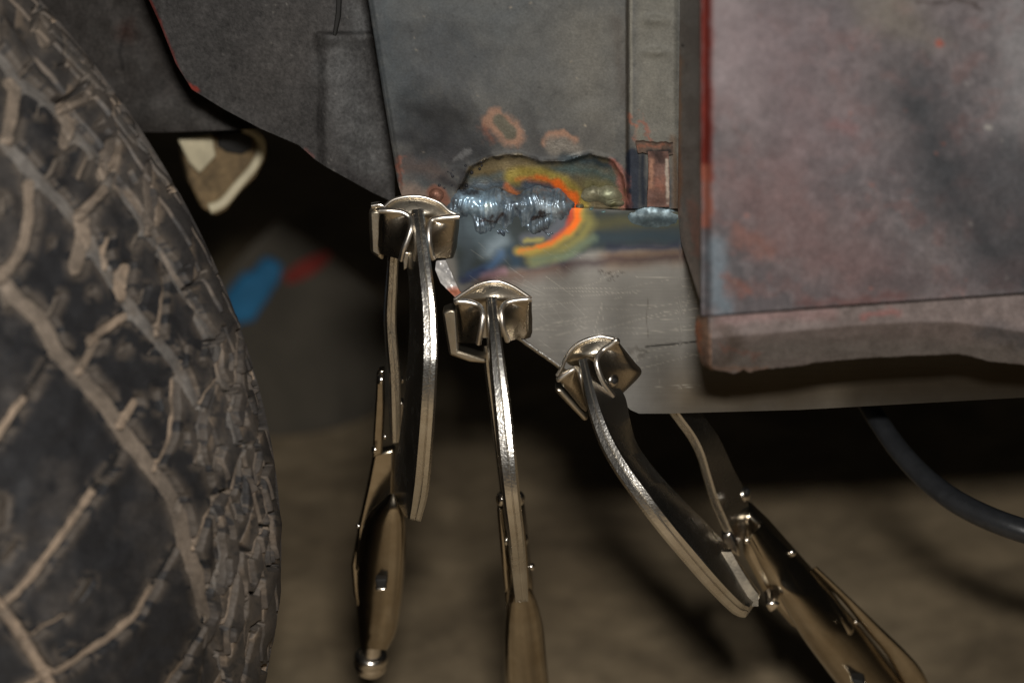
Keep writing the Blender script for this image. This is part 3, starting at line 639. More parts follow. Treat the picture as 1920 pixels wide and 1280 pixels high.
# long gap between two sheets, its shade put in as a raised dark strip
slab('liner_gap_shade', [(634, -40), (643, -40), (640, 30), (632, 66), (626, 64), (632, 20)], PL, .0012, .0030, M_DARK, LINER, .0003)
X, Y = cols([(60, -260), (290, -260), (520, -260)], [(60, 246), (310, 248), (480, 242), (520, 238)], 3)
sheet_px('inner_wheel_house', X, Y, PB, .006 * (fbm(X * .01, Y * .01, 3) - .5), (46, 43, 41), [L([(235, 55), (224, 100), (232, 130)], 3, 3, (22, 20, 19), .9, 4, .05), L([(260, 200), (440, 232)], 20, 24, (58, 56, 54), .7, 14, .03),
        L([(240, 60)], 16, 20, (60, 40, 34), .5, 14, .05)] + [L([(rng.uniform(200, 420), rng.uniform(0, 230))], rng.uniform(.8, 2), 1.5, (100, 96, 90), .4, 2, .1) for k in range(16)], M_UNDER, car, -PB[1] * .002, 1.55)
# return wall joining the panel edge to the liner behind it
X, Y = rows_([(690, -240), (712, 60), (738, 340), (746, 372)], [(694, -240), (716, 60), (742, 340), (750, 372)], 4, 8)
s = np.linspace(0, 1, 8)[None, :, None]
P0 = on(PA, np.interp(Y[:, 0], [-240, 0, 190, 340, 391], [662, 692, 722, 747, 760]), Y[:, 0], -.002); P1 = P0 - NA * .05 + np.array([.004, 0, 0])
P = P0[:, None] * (1 - s) + P1[:, None] * s
C, Me, Ro = paint(X, Y, (40, 40, 40), [], 1.6, 0, .7, .3)
thick_sheet('panel_return', P, M_UNDER, car, np.array([.0015, 0, 0]), C, (Me, Ro))

# --- cream suspension arm behind the tyre
PS = plane(430, 300, 0.86, 20)
arm = slab('suspension_arm', [(330, 252), (405, 240), (470, 238), (488, 262), (490, 285), (470, 322), (440, 352), (415, 384), (396, 394), (370, 380), (345, 330)], PS, -.006, .002, M_ARM, car, .001)
e = smooth_path([(455, 240, 0), (480, 252, 0), (490, 276, 0), (476, 312, 0), (448, 345, 0), (418, 380, 0), (392, 392, 0)], 40)
tube('arm_rim', on(PS, e[:, 0], e[:, 1], .003), np.linspace(.0014, .0021, 40), M_CREAM, arm, 10)
slab('arm_tab', [(328, 254), (394, 246), (398, 272), (402, 288), (370, 322), (350, 300)], PS, .002, .006, M_CREAM, arm, .001)
slab('arm_opening_shade', [(408, 246), (452, 244), (470, 256), (472, 276), (452, 288), (424, 284), (406, 272)], PS, .0015, .0035, M_DARK, arm, .0005)  # near-black plate laid on the arm for the shade in its opening

# --- wheel
wheel = bpy.data.objects.new('wheel', None); COL.objects.link(wheel); wheel.parent = car; wheel.location = WC; wheel.empty_display_size = .05
TAN = (143, 126, 109); GRY = (114, 109, 104); DRK = (30, 29, 29)  # DRK: bare dark grooves, and shade under block edges drawn as dark lines
def G(pts, w, c=TAN, d=1.0): return (pts, w, c, d)
grooves = [
    # circumferential
    G([(60, -60), (95, 30), (120, 70), (152, 108), (185, 145), (212, 172), (222, 192), (250, 240), (275, 268), (300, 300), (330, 350)], 15, GRY),
    G([(-20, 70), (5, 100), (40, 148), (80, 175), (102, 195), (125, 215), (150, 250), (172, 272), (192, 294)], 22, GRY),
    G([(192, 300), (207, 325), (235, 350), (262, 395), (272, 428), (300, 455), (330, 495), (350, 540), (372, 575), (385, 605), (402, 634)], 17, GRY),
    G([(14, 262), (40, 292), (75, 335), (105, 362), (140, 402), (158, 420), (182, 470), (215, 520), (238, 560), (262, 592), (290, 620), (322, 660), (348, 700), (372, 752)], 24, GRY),
    G([(-20, 490), (8, 520), (45, 562), (85, 598), (107, 648), (160, 705), (215, 770), (235, 805), (270, 852), (310, 902), (342, 965), (350, 1017), (375, 1077), (391, 1155)], 30, (124, 112, 100)),
    G([(-30, 1105), (0, 1140), (45, 1195), (85, 1262), (110, 1310)], 22),
    G([(412, 645), (416, 675), (421, 700), (438, 728)], 13, GRY), G([(447, 740), (441, 775), (446, 830), (470, 836)], 9, GRY),
    G([(385, 762), (376, 800), (380, 850), (400, 905)], 10, GRY), G([(404, 930), (415, 985), (424, 1040), (414, 1110)], 9, GRY),
    # lateral, dusty, with shade under block edges drawn dark
    G([(-2, -20), (-2, 80)], 14), G([(98, -30), (92, 32), (88, 58), (90, 72)], 20), G([(222, 142), (222, 190)], 14), G([(180, 160), (172, 178), (140, 192), (122, 202)], 15),
    G([(125, 196), (138, 232), (128, 262)], 26), G([(24, 150), (36, 165), (28, 210), (20, 255)], 26), G([(76, 196), (74, 214)], 9), G([(54, 122), (46, 134)], 8),
    G([(216, 268), (210, 300), (198, 325)], 24), G([(170, 292), (152, 330)], 9), G([(112, 296), (96, 326)], 14), G([(205, 350), (175, 380), (158, 402)], 20),
    G([(58, 342), (60, 400), (52, 448), (38, 480), (10, 518)], 22), G([(160, 408), (162, 450), (146, 500)], 28), G([(285, 308), (284, 350), (288, 400), (286, 435)], 15), G([(266, 432), (252, 464)], 10),
    G([(206, 444), (200, 470), (204, 500)], 12), G([(240, 502), (232, 552)], 24), G([(276, 540), (268, 568)], 9), G([(240, 592), (205, 614), (176, 640)], 18),
    G([(112, 556), (98, 590)], 14), G([(190, 638), (172, 668), (158, 694)], 17), G([(14, 570), (6, 540)], 22),
    G([(-10, 830), (28, 778), (56, 738)], 17), G([(56, 738), (96, 668)], 13, DRK, .6), G([(186, 913), (140, 978), (75, 1070), (6, 1142)], 17), G([(186, 913), (232, 838)], 13, DRK, .6),
    G([(296, 1093), (262, 1153), (200, 1205), (140, 1245), (80, 1272), (30, 1300)], 16), G([(296, 1093), (327, 1028)], 10, DRK, .6), G([(48, 1198), (124, 1156)], 10), G([(352, 1232), (318, 1284)], 13), G([(352, 1232), (387, 1160)], 9, DRK, .6),
    G([(330, 712), (328, 770), (318, 830), (300, 880)], 12), G([(258, 752), (236, 796)], 18), G([(346, 932), (336, 956)], 9), G([(421, 926), (386, 972), (369, 1030)], 10), G([(457, 1027), (451, 1083), (441, 1139), (425, 1178)], 7),
    G([(412, 1073), (397, 1112)], 9), G([(484, 1191), (471, 1237), (454, 1284)], 7), G([(497, 988), (480, 1044)], 6), G([(474, 1050), (479, 1092)], 6), G([(474, 1112), (467, 1158)], 6), G([(460, 830), (457, 880), (448, 925)], 8),
    G([(421, 840), (410, 878)], 13), G([(380, 832), (372, 866)], 13), G([(414, 710), (400, 730), (391, 757)], 8), G([(316, 520), (306, 585), (304, 625)], 12), G([(365, 560), (372, 578)], 18), G([(452, 622), (452, 716)], 6),
    G([(447, 573), (453, 600)], 9), G([(478, 695), (481, 724)], 6), G([(500, 765), (498, 800), (485, 834)], 5, DRK), G([(455, 1024), (477, 1040)], 5, DRK), G([(425, 922), (446, 922)], 5, DRK), G([(398, 635), (412, 640), (420, 614)], 4, DRK), G([(427, 730), (440, 735), (450, 722)], 4, DRK),
    G([(356, 538), (376, 528), (390, 508)], 5, DRK), G([(326, 350), (336, 352)], 6, DRK), G([(508, 870), (500, 905), (492, 912)], 4, DRK), G([(497, 985), (508, 992), (512, 960)], 4, DRK), G([(480, 1112), (492, 1115), (497, 1085)], 4, DRK), G([(512, 1066), (520, 1058)], 4, DRK),
    G([(485, 1180), (497, 1170)], 4, DRK), G([(494, 1258), (502, 1250)], 4, DRK), G([(105, 183), (130, 180), (155, 162), (168, 140)], 6, DRK), G([(206, 172), (212, 160)], 6, DRK), G([(72, 12), (70, 50)], 7, DRK), G([(268, 256), (282, 282)], 8, GRY),
    G([(500, 905), (505, 960), (495, 985)], 5), G([(515, 960), (518, 1060)], 3, GRY), G([(508, 1000), (510, 1060)], 4, GRY),
    # short sipes
    G([(100, 455), (101, 470)], 9), G([(174, 552), (176, 548)], 12), G([(8, 370), (8, 395)], 12), G([(357, 648), (350, 690)], 5), G([(392, 642), (388, 672)], 5), G([(294, 735), (296, 768)], 8), G([(348, 812), (349, 832)], 7), G([(343, 512), (356, 498)], 4), G([(62, 116), (50, 130)], 7),
    G([(113, 122), (130, 118)], 6), G([(188, 232), (198, 226)], 6), G([(205, 240), (209, 248)], 4), G([(250, 318), (260, 338)], 5), G([(232, 660), (240, 650)], 9), G([(290, 655), (284, 664)], 9), G([(419, 1000), (408, 1016)], 6), G([(130, 1216), (112, 1226)], 8), G([(185, 100), (180, 112)], 7),
    G([(5, 940), (0, 980)], 20, (70, 62, 54), .3), G([(30, 1020), (10, 1040)], 16, (70, 62, 54), .3), G([(150, 1120), (170, 1090)], 14, (64, 58, 52), .2), G([(440, 660), (442, 690)], 3), G([(436, 765), (433, 800)], 4), G([(463, 700), (466, 740)], 4, GRY), G([(470, 640), (470, 655)], 5, DRK),
    G([(466, 770), (468, 795)], 5), G([(480, 745), (488, 770)], 6, GRY), G([(487, 850), (484, 905)], 6), G([(470, 880), (466, 960)], 5, GRY), G([(451, 945), (455, 975)], 8), G([(430, 950), (440, 1010)], 5, GRY), G([(435, 1050), (430, 1100)], 4, GRY), G([(404, 1200), (414, 1230)], 13), G([(420, 1230), (430, 1275)], 10, GRY), G([(440, 1180), (436, 1230)], 4, GRY),
]
uu = np.linspace(0, 2 * math.pi, 721)
sS, rS = prof(np.array([0.0]))
def tyre_pts(u, phi):
    s, r = prof(phi)
    return WC + s[None, :, None] * AX + r[None, :, None] * (np.cos(u)[:, None, None] * A2 + np.sin(u)[:, None, None] * A3)
def project(P):
    q = P - CAM; d = q @ FW
    return 960 + FPX * (q @ RT) / d, 640 - FPX * (q @ UP) / d, d
phc = np.radians(np.linspace(-110, 110, 45))
Pc = tyre_pts(uu, phc); xc, yc, dc = project(Pc)
du = np.roll(Pc, -1, 0) - np.roll(Pc, 1, 0); dv = np.gradient(Pc, axis=1); nr = np.cross(du, dv)
if ((nr * (Pc - WC)).sum(-1)).mean() < 0: nr = -nr
vis = ((nr * (Pc - CAM)).sum(-1) < 0) & (xc > -60) & (xc < 620) & (yc > -60) & (yc < 1340)
uv_ = vis.any(1); cosu = uv_.mean()
idx = np.where(uv_)[0]
gap = np.diff(np.r_[idx, idx[0] + 720])
k = gap.argmax(); ustart = uu[idx[(k + 1) % len(idx)] % 720]; uend = uu[idx[k] % 720]
if uend < ustart: uend += 2 * math.pi
U = np.r_[np.linspace(ustart, uend, 1700), np.linspace(uend, ustart + 2 * math.pi, 260)[1:-1]]
# even spacing along the profile
pf = np.linspace(-math.radians(112), math.radians(112), 4000); s_, r_ = prof(pf)
arc = np.r_[0, np.cumsum(np.hypot(np.diff(s_), np.diff(r_)))]
vphi = phc[vis.any(0)]; a0 = np.interp(vphi.min() - .06, pf, arc); a1 = np.interp(vphi.max() + .06, pf, arc)
PH = np.interp(np.r_[np.linspace(0, a0, 60)[:-1], np.linspace(a0, a1, 640), np.linspace(a1, arc[-1], 60)[1:]], arc, pf)
P = tyre_pts(U, PH)
du = np.roll(P, -1, 0) - np.roll(P, 1, 0); dv = np.gradient(P, axis=1); nr = np.cross(du, dv)
nr /= np.linalg.norm(nr, axis=-1)[..., None] + 1e-12
if ((nr * (P - WC)).sum(-1)).mean() < 0: nr = -nr
x, y, d = project(P)
front = ((nr * (P - CAM)).sum(-1) < 0) & (x > -40) & (x < 620) & (y > -40) & (y < 1320)
wx = x + 7 * (fbm(x * .04, y * .04, 3, 2) - .5); wy = y + 7 * (fbm(x * .04, y * .04, 3, 5) - .5)
dep = np.zeros(x.shape)
col = np.zeros(x.shape + (3,)) + lin((38, 38, 40))
dust = fbm(x * .012, y * .012, 4, 12)
topdust = 1 - sstep(60, 620, y + .25 * x)
silx = np.interp(y, [0, 60, 140, 270, 360, 455, 545, 640, 740, 830, 910, 960, 1060, 1150, 1280], [115, 160, 212, 300, 350, 405, 440, 470, 497, 512, 522, 526, 526, 518, 500])
rightd = 1 - sstep(20, 150, silx - x)
dm = np.clip(.42 * topdust + 1.5 * (dust - .50) + .55 * rightd * (.35 + 1.3 * fbm(x * .03, y * .02, 4, 44)) + .25 * (fbm(x * .06, y * .06, 4, 17) - .5), 0, .95)
col = col * (1 - dm[..., None]) + lin((82, 77, 73)) * dm[..., None]
tread = np.abs(np.degrees(PH)) < 75
fi = np.where(front)
fx, fy = wx[fi], wy[fi]; fd = np.zeros(fx.shape); fc = col[fi]
edge = np.full(fx.shape, 99.0)
mott = .70 + .55 * fbm(fx * .05, fy * .05, 4, 21)
rag = 4.5 * (fbm(fx * .09, fy * .09, 3, 91) - .5) + 2.5 * (vn(fx * .35, fy * .35) - .5)
frd = rightd[fi]; fade = .72 + .28 * sstep(.34, .52, fbm(fx * .022, fy * .022, 3, 33))
for pts, w, c, dpt in grooves:
    ln = sum(math.hypot(q_[0] - p_[0], q_[1] - p_[1]) for p_, q_ in zip(pts[:-1], pts[1:]))
    if c is TAN and ln < 42: c = (112, 102, 92); w = w * .8
    elif c is TAN and np.mean([p_[1] + .4 * p_[0] for p_ in pts]) < 520: c = (132, 118, 104)
    pa = np.array(pts, float); bb = w * .6 + 14
    near = (fx > pa[:, 0].min() - bb) & (fx < pa[:, 0].max() + bb) & (fy > pa[:, 1].min() - bb) & (fy < pa[:, 1].max() + bb)
    q = np.full(fx.shape, 1e3); q[near] = dpoly(fx[near], fy[near], pts)
    r = w * .56 + 1.8
    fd = np.maximum(fd, (1 - .6 * frd) * (3.6 if c is DRK and dpt == 1 else dpt) * (1 - sstep(r - 1.5, r + 1.5, q)) * (1 + 2.2 * np.exp(-((q - r + 2.2) / 1.8) ** 2)))
    mk = (1 - sstep(r - 3.8, r - 1.0, q + rag * .7)) * (np.clip(1.0 - .55 * frd, 0, 1) * fade if c is not DRK else 1)
    fc = fc * (1 - mk[:, None]) + lin(c) * mk[:, None] * mott[:, None]
    edge = np.where(mk < .5, np.minimum(edge, np.abs(q - r)), edge)
halo = np.exp(-(edge / 11) ** 2) * .50 * (fbm(fx * .05, fy * .05, 3, 31) > .45)
fc = fc * (1 - halo[:, None]) + lin((104, 94, 84)) * halo[:, None]
dep[fi] = fd; col[fi] = fc
# shoulder blocks, rows of small wedge-shaped lugs across the edge of the tread
UUs = np.repeat(U[:, None], len(PH), 1); ARs = np.repeat((np.interp(PH, pf, arc))[None], len(U), 0)
sg = 1.0 if (np.gradient(y, axis=0)[front]).mean() / np.gradient(U).mean() > 0 else -1.0
band = front * sstep(135, 112, silx - x) * (silx - x > -12)
wob = .0022 * (fbm(UUs * 30, ARs * 200, 2, 4) - .5)
RW = .0125
row = np.floor((ARs + wob) / RW); fr = (ARs + wob) / RW - row
qq = (sg * UUs * WR + .43 * row * .021 + .006 * fr) / .021; cell = np.floor(qq); t = qq - cell
keepc = vn(cell * 1.7 + .3, row * 3.1 + .2) > .22
hgt = np.where(keepc, .0006 + .0017 * t ** 1.5, .0004) * sstep(.02, .07, fr) * sstep(.99, .93, fr) * sstep(1.0, .965, t)
dl = band * keepc * (1 - sstep(.02, .28, t)) * sstep(.36, .58, fbm(x * .05, y * .05, 3, 73))
lowr = band * (1 - sstep(.05, .11, fr)) * .7 * sstep(.4, .6, fbm(x * .03, y * .02, 3, 74))
for mk_, a_ in ((dl, .75), (lowr, .6)):
    col = col * (1 - a_ * mk_[..., None]) + lin((132, 117, 102)) * a_ * mk_[..., None]
tipd = band * keepc * sstep(.55, .95, t) * .5
col = col * (1 - tipd[..., None]) + lin((52, 49, 48)) * tipd[..., None]
P = P + nr * (band * (hgt * .8 - .0017))[..., None]
# a like pattern on the part of the tread the photograph does not show
UUg = np.repeat(U[:, None], len(PH), 1); AR = np.repeat((np.interp(PH, pf, arc) - arc[-1] / 2)[None], len(U), 0)
gen = np.zeros(x.shape)
for o_, w_ in ((-.045, .004), (-.015, .004), (.017, .004), (.047, .004)): gen = np.maximum(gen, 1 - sstep(w_ * .4, w_ * .7, np.abs(AR - o_ - .004 * np.sin(UUg * 44))))
ph = (UUg * WR + AR * .8) % .030
gen = np.maximum(gen, (1 - sstep(.0012, .0022, np.abs(ph - .015))) * (np.abs(AR) < .085))
gen = np.where(front, 0, gen)
dep = np.maximum(dep, gen); col = np.where(gen[..., None] > .5, lin(TAN), col)
small = .0016 * (fbm(x * .02, y * .02, 2, 15) - .5) * front
P = P - nr * (.0011 * dep)[..., None] + nr * small[..., None]
n, m_ = x.shape
F = np.concatenate([grid_faces(n, m_, True), np.array([[(n - 1) * m_ + j, (n - 1) * m_ + j + 1, j + 1, j] for j in range(m_ - 1)])])
ro = np.where(dep > .5, .9, .62)
raw('tyre', P.reshape(-1, 3), F, M_TYRE, wheel, 0, np.clip(col * 1.02, 0, .9).reshape(-1, 3), (np.zeros(n * m_), ro.ravel()))
rad = .128
an = np.linspace(0, 2 * math.pi, 72, endpoint=False)
rings = []
for s_, r_ in ((-.062, .150), (-.066, .140), (-.058, .128), (-.03, .11), (-.02, .05), (-.024, .01), (.024, .01), (.0, .05), (.02, .11), (.058, .128), (.066, .140), (.062, .150)):
    rings.append(WC + s_ * AX + r_ * (np.cos(an)[:, None] * A2 + np.sin(an)[:, None] * A3))
loft('rim', np.array(rings), plain('wheel_paint', (.25, .25, .25), .5), wheel)

# ------------------------------------------------------------------ locking clamps
def arm_loft(name, Fp, Bp, wf, wb, mat_, parent, n=70, groove=True):
    """jaw arm: a flat forged plate on edge, front edge Fp and back edge Bp (place, offset), wf / wb its thickness in photograph pixels"""
    Fp = smooth_path(Fp, n); Bp = smooth_path(Bp, n)
    t = np.linspace(0, 1, n)
    wf = np.interp(t, np.linspace(0, 1, len(wf)), wf); wb = np.interp(t, np.linspace(0, 1, len(wb)), wb)
    T = np.gradient(Fp[:, :2], axis=0); T /= np.linalg.norm(T, axis=1)[:, None]
    N = np.stack([-T[:, 1], T[:, 0]], 1)      # across the edge
    def corner(Q, off, w, e): return on(PA, Q[:, 0] + N[:, 0] * w * e, Q[:, 1] + N[:, 1] * w * e, off)
    c = []
    ch = .0010
    of, ob = Fp[:, 2], Bp[:, 2]
    for e, do in ((-.5, -ch), (-.36, 0), (-.10, .00010), (-.04, -.00025 if groove else .0001), (.02, .00012), (.36, 0), (.5, -ch)): c.append(corner(Fp, of + do, wf, e))
    for e, do in ((.5, ch), (.38, 0), (-.38, 0), (-.5, ch)): c.append(corner(Bp, ob + do, wb, e))
    return loft(name, np.stack(c, 1), mat_, parent, 32)
def ear(name, A, B, parent):
    """one cheek of a swivel pad: cupped sheet between the edge by the arm (A) and the outer edge (B)"""
    n = 36; A = smooth_path(A, n); B = smooth_path(B, n); B[:, 2] = np.linspace(.0074, .0034, n); A[:, 2] = np.maximum(A[:, 2], B[:, 2] + .001)
    s = np.linspace(0, 1, 14)[None, :]
    X = A[:, :1] * (1 - s) + B[:, :1] * s; Y = A[:, 1:2] * (1 - s) + B[:, 1:2] * s
    s2 = 1 - (1 - s) ** 1.9
    O = A[:, 2:] * (1 - s2) + B[:, 2:] * s2 + .0006 * np.sin(s * math.pi)
    O = O - .0030 * np.clip((s - .80) / .20, 0, 1) ** 2
    o = thick_sheet(name, on(PA, X, Y, O), M_EAR, parent, -NA * .0011, smooth=55)
    return o, A
def rimtube(pts, r, parent, mat_=None):
    e = smooth_path(pts, 40)
    return tube('rolled_edge', on(PA, e[:, 0], e[:, 1], e[:, 2]), r * M2PX(), mat_ or M_NI, parent, 10, squash=1.0)
def pad(parent, arc_, low, earL, earR, rear, bulge_at):
    """swivel pad: pressed disc against the plate, two cheeks beside the arm, and the matching pad behind the plate"""
    p = np.array(smooth_path(arc_, 34).tolist() + smooth_path(low, 20).tolist())
    c = np.array(bulge_at, float); k = len(p)
    rings = []
    for f in np.linspace(1, .02, 12):
        q = c + (p - c) * f
        o = .0014 + .0050 * (1 - f) ** 1.0 * (1.0 if f < 1 else 1)
        upw = sstep(c[1] + 22, c[1] - 18, q[:, 1]); o = .0006 + .0008 * upw + .0042 * (1 - f ** 1.4) * upw
        rings.append(on(PA, q[:, 0], q[:, 1], o))
    base = on(PA, p[:, 0], p[:, 1], .0013)
    disc = loft('swivel_pad', np.array([base - NA * .001] + rings), M_NI_PAD, parent, 45)
    rimtube([(a, b, .0022) for a, b in arc_], 3.6, disc, M_RIM)
    for (A, B) in (earL, earR):
        o, _ = ear('pad_cheek', A, B, disc)
        tp = [(B[0][0], B[0][1] + 1, .0078)] + [(a, b, max(o_, .0078) + .0004) for a, b, o_ in A]
        rimtube(tp, 5.4, disc, M_RIM)
    if rear: 
        r_ = slab('rear_pad', rear, PA, -.010, -.0035, M_NI_PAD, parent, .0012)
    return disc
def half_body(name, Lp, Rp, off, bulge, parent, mat_=None, n=60, k=18, skew=0.0):
    """handle pressed from sheet to a rounded channel between its two outlines"""
    Lp = smooth_path([(*q, 0) for q in Lp], n); Rp = smooth_path([(*q, 0) for q in Rp], n)
    off = np.interp(np.linspace(0, 1, n), np.linspace(0, 1, len(off)), off)
    rings = []
    a = np.linspace(0, math.pi, k)
    for i in range(n):
        w = (1 - np.cos(a)) / 2
        X = Lp[i, 0] * (1 - w) + Rp[i, 0] * w; Y = Lp[i, 1] * (1 - w) + Rp[i, 1] * w
        hw = np.hypot(*(Rp[i, :2] - Lp[i, :2])) / 2 * M2PX(.75)
        o = off[i] + bulge * hw * np.sin(a) ** .8 + skew * hw * (w - .5)
        f = on(PA, X, Y, o)
        bk = on(PA, X[::-1], Y[::-1], o[::-1] * 0 + off[i] - hw * .9)
        bk = f[::-1] - NA * (hw * .35 + (o[::-1] - off[i])[:, None] * .0 + .0) 
        rings.append(np.concatenate([f, bk[1:-1] * .92 + .08 * f.mean(0)]))
    return loft(name, np.array(rings), mat_ or M_NI_BODY, parent, 40)
RV = lambda px, py, off, r, h, parent, ax=None: dome('rivet', on(PA, px, py, off), NA if ax is None else ax, r * M2PX(), h * M2PX(), M_NI, parent)
GRP = 'locking clamps gripping the repair plate'

# --- first clamp, by the weld
c1 = thing('locking_clamp', 'nickel locking clamp at the upper left corner of the plate, nearest the tyre', 'clamp', on(PA, 780, 430, 0), GRP)
pad(c1, [(721, 388), (735, 376), (754, 370), (776, 368), (799, 371), (825, 381), (842, 396), (860, 404)], [(858, 430), (846, 466), (800, 476), (745, 474), (720, 458), (717, 420)],
    ([(728, 395, .0034), (754, 398, .0050), (769, 409, .0085), (771, 426, .0110), (765, 446, .0120), (757, 467, .0122), (752, 487, .0105)], [(712, 394, .0025), (711, 405, .003), (710, 420, .003), (710, 438, .003), (709, 452, .003), (709, 464, .003), (712, 476, .003)]),
    ([(826, 409, .0042), (809, 414, .0070), (804, 430, .0098), (804, 447, .0110), (806, 462, .0112), (808, 474, .0105), (812, 484, .0090)], [(861, 405, .0028), (861, 418, .003), (860, 432, .003), (858, 447, .003), (857, 460, .003), (854, 472, .003), (851, 483, .003)]),
    [(694, 384), (712, 380), (722, 388), (722, 478), (709, 470), (697, 462)], (784, 415))
e = smooth_path([(697, 386, -.004), (712, 384, -.004), (722, 388, -.004)], 12)
tube('rolled_edge', on(PA, e[:, 0], e[:, 1], e[:, 2]), 6 * M2PX(), M_NI, c1, 10)
arm_loft('jaw_arm', [(783, 392, .0085), (787, 425, .0125), (792, 470, .0172), (799, 530, .0228), (804, 580, .0264), (806, 640, .0302), (805, 690, .0326), (800, 780, .0330), (792, 880, .0280), (786, 930, .0220), (777, 975, .0120)],
    [(778, 410, .0030), (774, 440, .0035), (774, 480, .0050), (778, 530, .0080), (780, 590, .0100), (778, 640, .0100), (775, 690, .0090), (766, 780, .0040), (753, 880, -.0040), (752, 930, -.0060), (765, 968, -.0050)],
    [22, 24, 26, 28, 29, 30, 30, 31, 32, 31, 24], [20, 22, 24, 24, 24, 24, 24, 24, 24, 22, 14], M_NI_ARM, c1)
arm_loft('jaw_arm', [(739, 470, -.006), (736, 530, -.009), (733, 590, -.012), (735, 640, -.0125), (740, 700, -.013), (742, 760, -.014), (743, 830, -.017)],
    [(735, 470, -.013), (731, 530, -.018), (727, 590, -.022), (729, 640, -.024), (734, 700, -.027), (736, 760, -.029), (738, 830, -.030)], [18, 19, 20, 20, 20, 20, 17], [15, 15, 15, 15, 15, 15, 14], M_NI_ARM, c1)
slab('pad_lug', [(755, 470), (768, 470), (764, 500), (757, 504)], PA, .0075, .0090, M_NI_PAD, c1, .0003)
side = np.array([-1.0, -.25, .1])
slab('link_plate', [(708, 688), (722, 684), (722, 760), (718, 842), (700, 850), (702, 800), (706, 740)], PA, -.024, -.020, M_NI_BODY, c1, .0006)
RV(714, 711, -.019, 11, 9, c1, side); RV(752, 712, -.016, 7, 6, c1, -side); RV(722, 818, -.018, 6, 6, c1, side); RV(703, 842, -.018, 8, 7, c1, side); RV(672, 985, -.03, 5, 5, c1, side)
slab('link_plate', [(748, 740), (760, 748), (762, 800), (756, 860), (748, 832)], PA, -.022, -.018, M_NI, c1, .0006)
slab('channel_wall', [(702, 838), (742, 830), (740, 930), (716, 1000), (690, 1060), (668, 1060), (672, 980), (690, 900)], PA, -.034, -.029, M_NI_BODY, c1, .001)
body = half_body('handle', [(728, 926), (692, 962), (676, 1004), (669, 1060), (668, 1130), (672, 1190), (676, 1215)], [(742, 926), (757, 958), (762, 1000), (760, 1060), (753, 1130), (742, 1186), (726, 1218)], [-.018, -.022, -.026, -.030, -.034, -.037, -.038], 1.15, c1, skew=.7)
slab('release_lever', [(674, 975), (682, 985), (676, 1060), (680, 1110), (672, 1130), (664, 1100), (660, 1050)], PA, -.036, -.032, M_NI_BODY, c1, .0008)
o_ = slab('slot_shade', [(706, 1068), (729, 1068), (727, 1084), (709, 1084)], PA, -.0265, -.0195, M_DARK, body, .0006)  # dark block set in for the shade of the notch
slab('slot_lip', [(706, 1083), (729, 1083), (726, 1090), (710, 1090)], PA, -.0265, -.0190, M_NI, body, .0006)
def knob(px, py, off, r, parent, dirpx):
    """knurled adjusting screw end: neck, collar and rounded head, turned about the handle's axis"""
    c = on(PA, px, py, off); a = on(PA, px - dirpx[0], py - dirpx[1], off + .0015) - c; a /= np.linalg.norm(a)
    u = np.cross(a, NA); u /= np.linalg.norm(u); w = np.cross(a, u); an = np.linspace(0, 2 * math.pi, 32, endpoint=False)
    rings = []
    for z, q in ((1.9, .52), (1.0, .55), (.72, .62), (.66, .86), (.45, .98), (.12, 1.0), (.04, .95), (-.03, .95), (-.10, 1.0), (-.45, .93), (-.72, .72), (-.88, .42), (-.93, .05)):
        rings.append(c + z * r * a + q * r * (np.cos(an)[:, None] * u + np.sin(an)[:, None] * w))
    return loft('adjusting_screw', np.array(rings), M_NI, parent, 50)
knob(695, 1240, -.044, 34 * M2PX(.76), c1, (-2, 30))

# --- middle clamp
c2 = thing('locking_clamp', 'middle nickel locking clamp of three, seen edge-on, handle pointing straight down', 'clamp', on(PA, 930, 590, 0), GRP)
pad(c2, [(852, 562), (866, 552), (890, 537), (912, 529), (936, 528), (961, 537), (983, 551), (995, 559)], [(993, 595), (980, 620), (940, 632), (890, 632), (864, 622), (857, 595)],
    ([(860, 565, .0034), (882, 567, .0050), (899, 574, .0085), (905, 586, .0110), (904, 603, .0122), (901, 622, .0124), (897, 644, .0110)], [(854, 566, .0028), (854, 578, .003), (855, 592, .003), (856, 606, .003), (857, 620, .003), (858, 632, .003), (859, 642, .003)]),
    ([(986, 561, .0034), (962, 564, .0050), (947, 570, .0085), (940, 581, .0108), (941, 596, .0120), (943, 614, .0122), (952, 639, .0105)], [(996, 560, .0028), (997, 572, .003), (997, 585, .003), (998, 598, .003), (998, 610, .003), (998, 622, .003), (996, 632, .003)]),
    [(831, 572), (848, 566), (858, 570), (862, 644), (914, 660), (912, 668), (882, 665), (844, 652)], (926, 572))
arm_loft('jaw_arm', [(921, 556, .0085), (924, 590, .0135), (929, 640, .0195), (935, 700, .0252), (942, 760, .0298), (948, 820, .0335), (954, 880, .0360), (961, 945, .0362), (968, 1005, .0320), (973, 1060, .0240), (979, 1128, .0100)],
    [(920, 570, .0030), (921, 600, .0035), (924, 640, .0050), (930, 700, .0080), (936, 760, .0090), (942, 820, .0080), (948, 880, .0040), (956, 945, -.0020), (963, 1005, -.0080), (969, 1060, -.0130), (976, 1128, -.0180)],
    [20, 22, 25, 29, 32, 33, 33, 32, 30, 28, 24], [19, 20, 23, 24, 24, 24, 24, 24, 24, 24, 20], M_NI_ARM, c2)
arm_loft('jaw_arm', [(916, 648, -.006), (921, 700, -.010), (929, 760, -.013), (938, 830, -.015), (946, 900, -.017), (955, 960, -.020)], [(914, 648, -.013), (918, 700, -.020), (926, 760, -.025), (934, 830, -.028), (943, 900, -.030), (951, 960, -.032)], [20, 20, 20, 20, 20, 20], [16, 16, 16, 16, 16, 16], M_NI_ARM, c2)
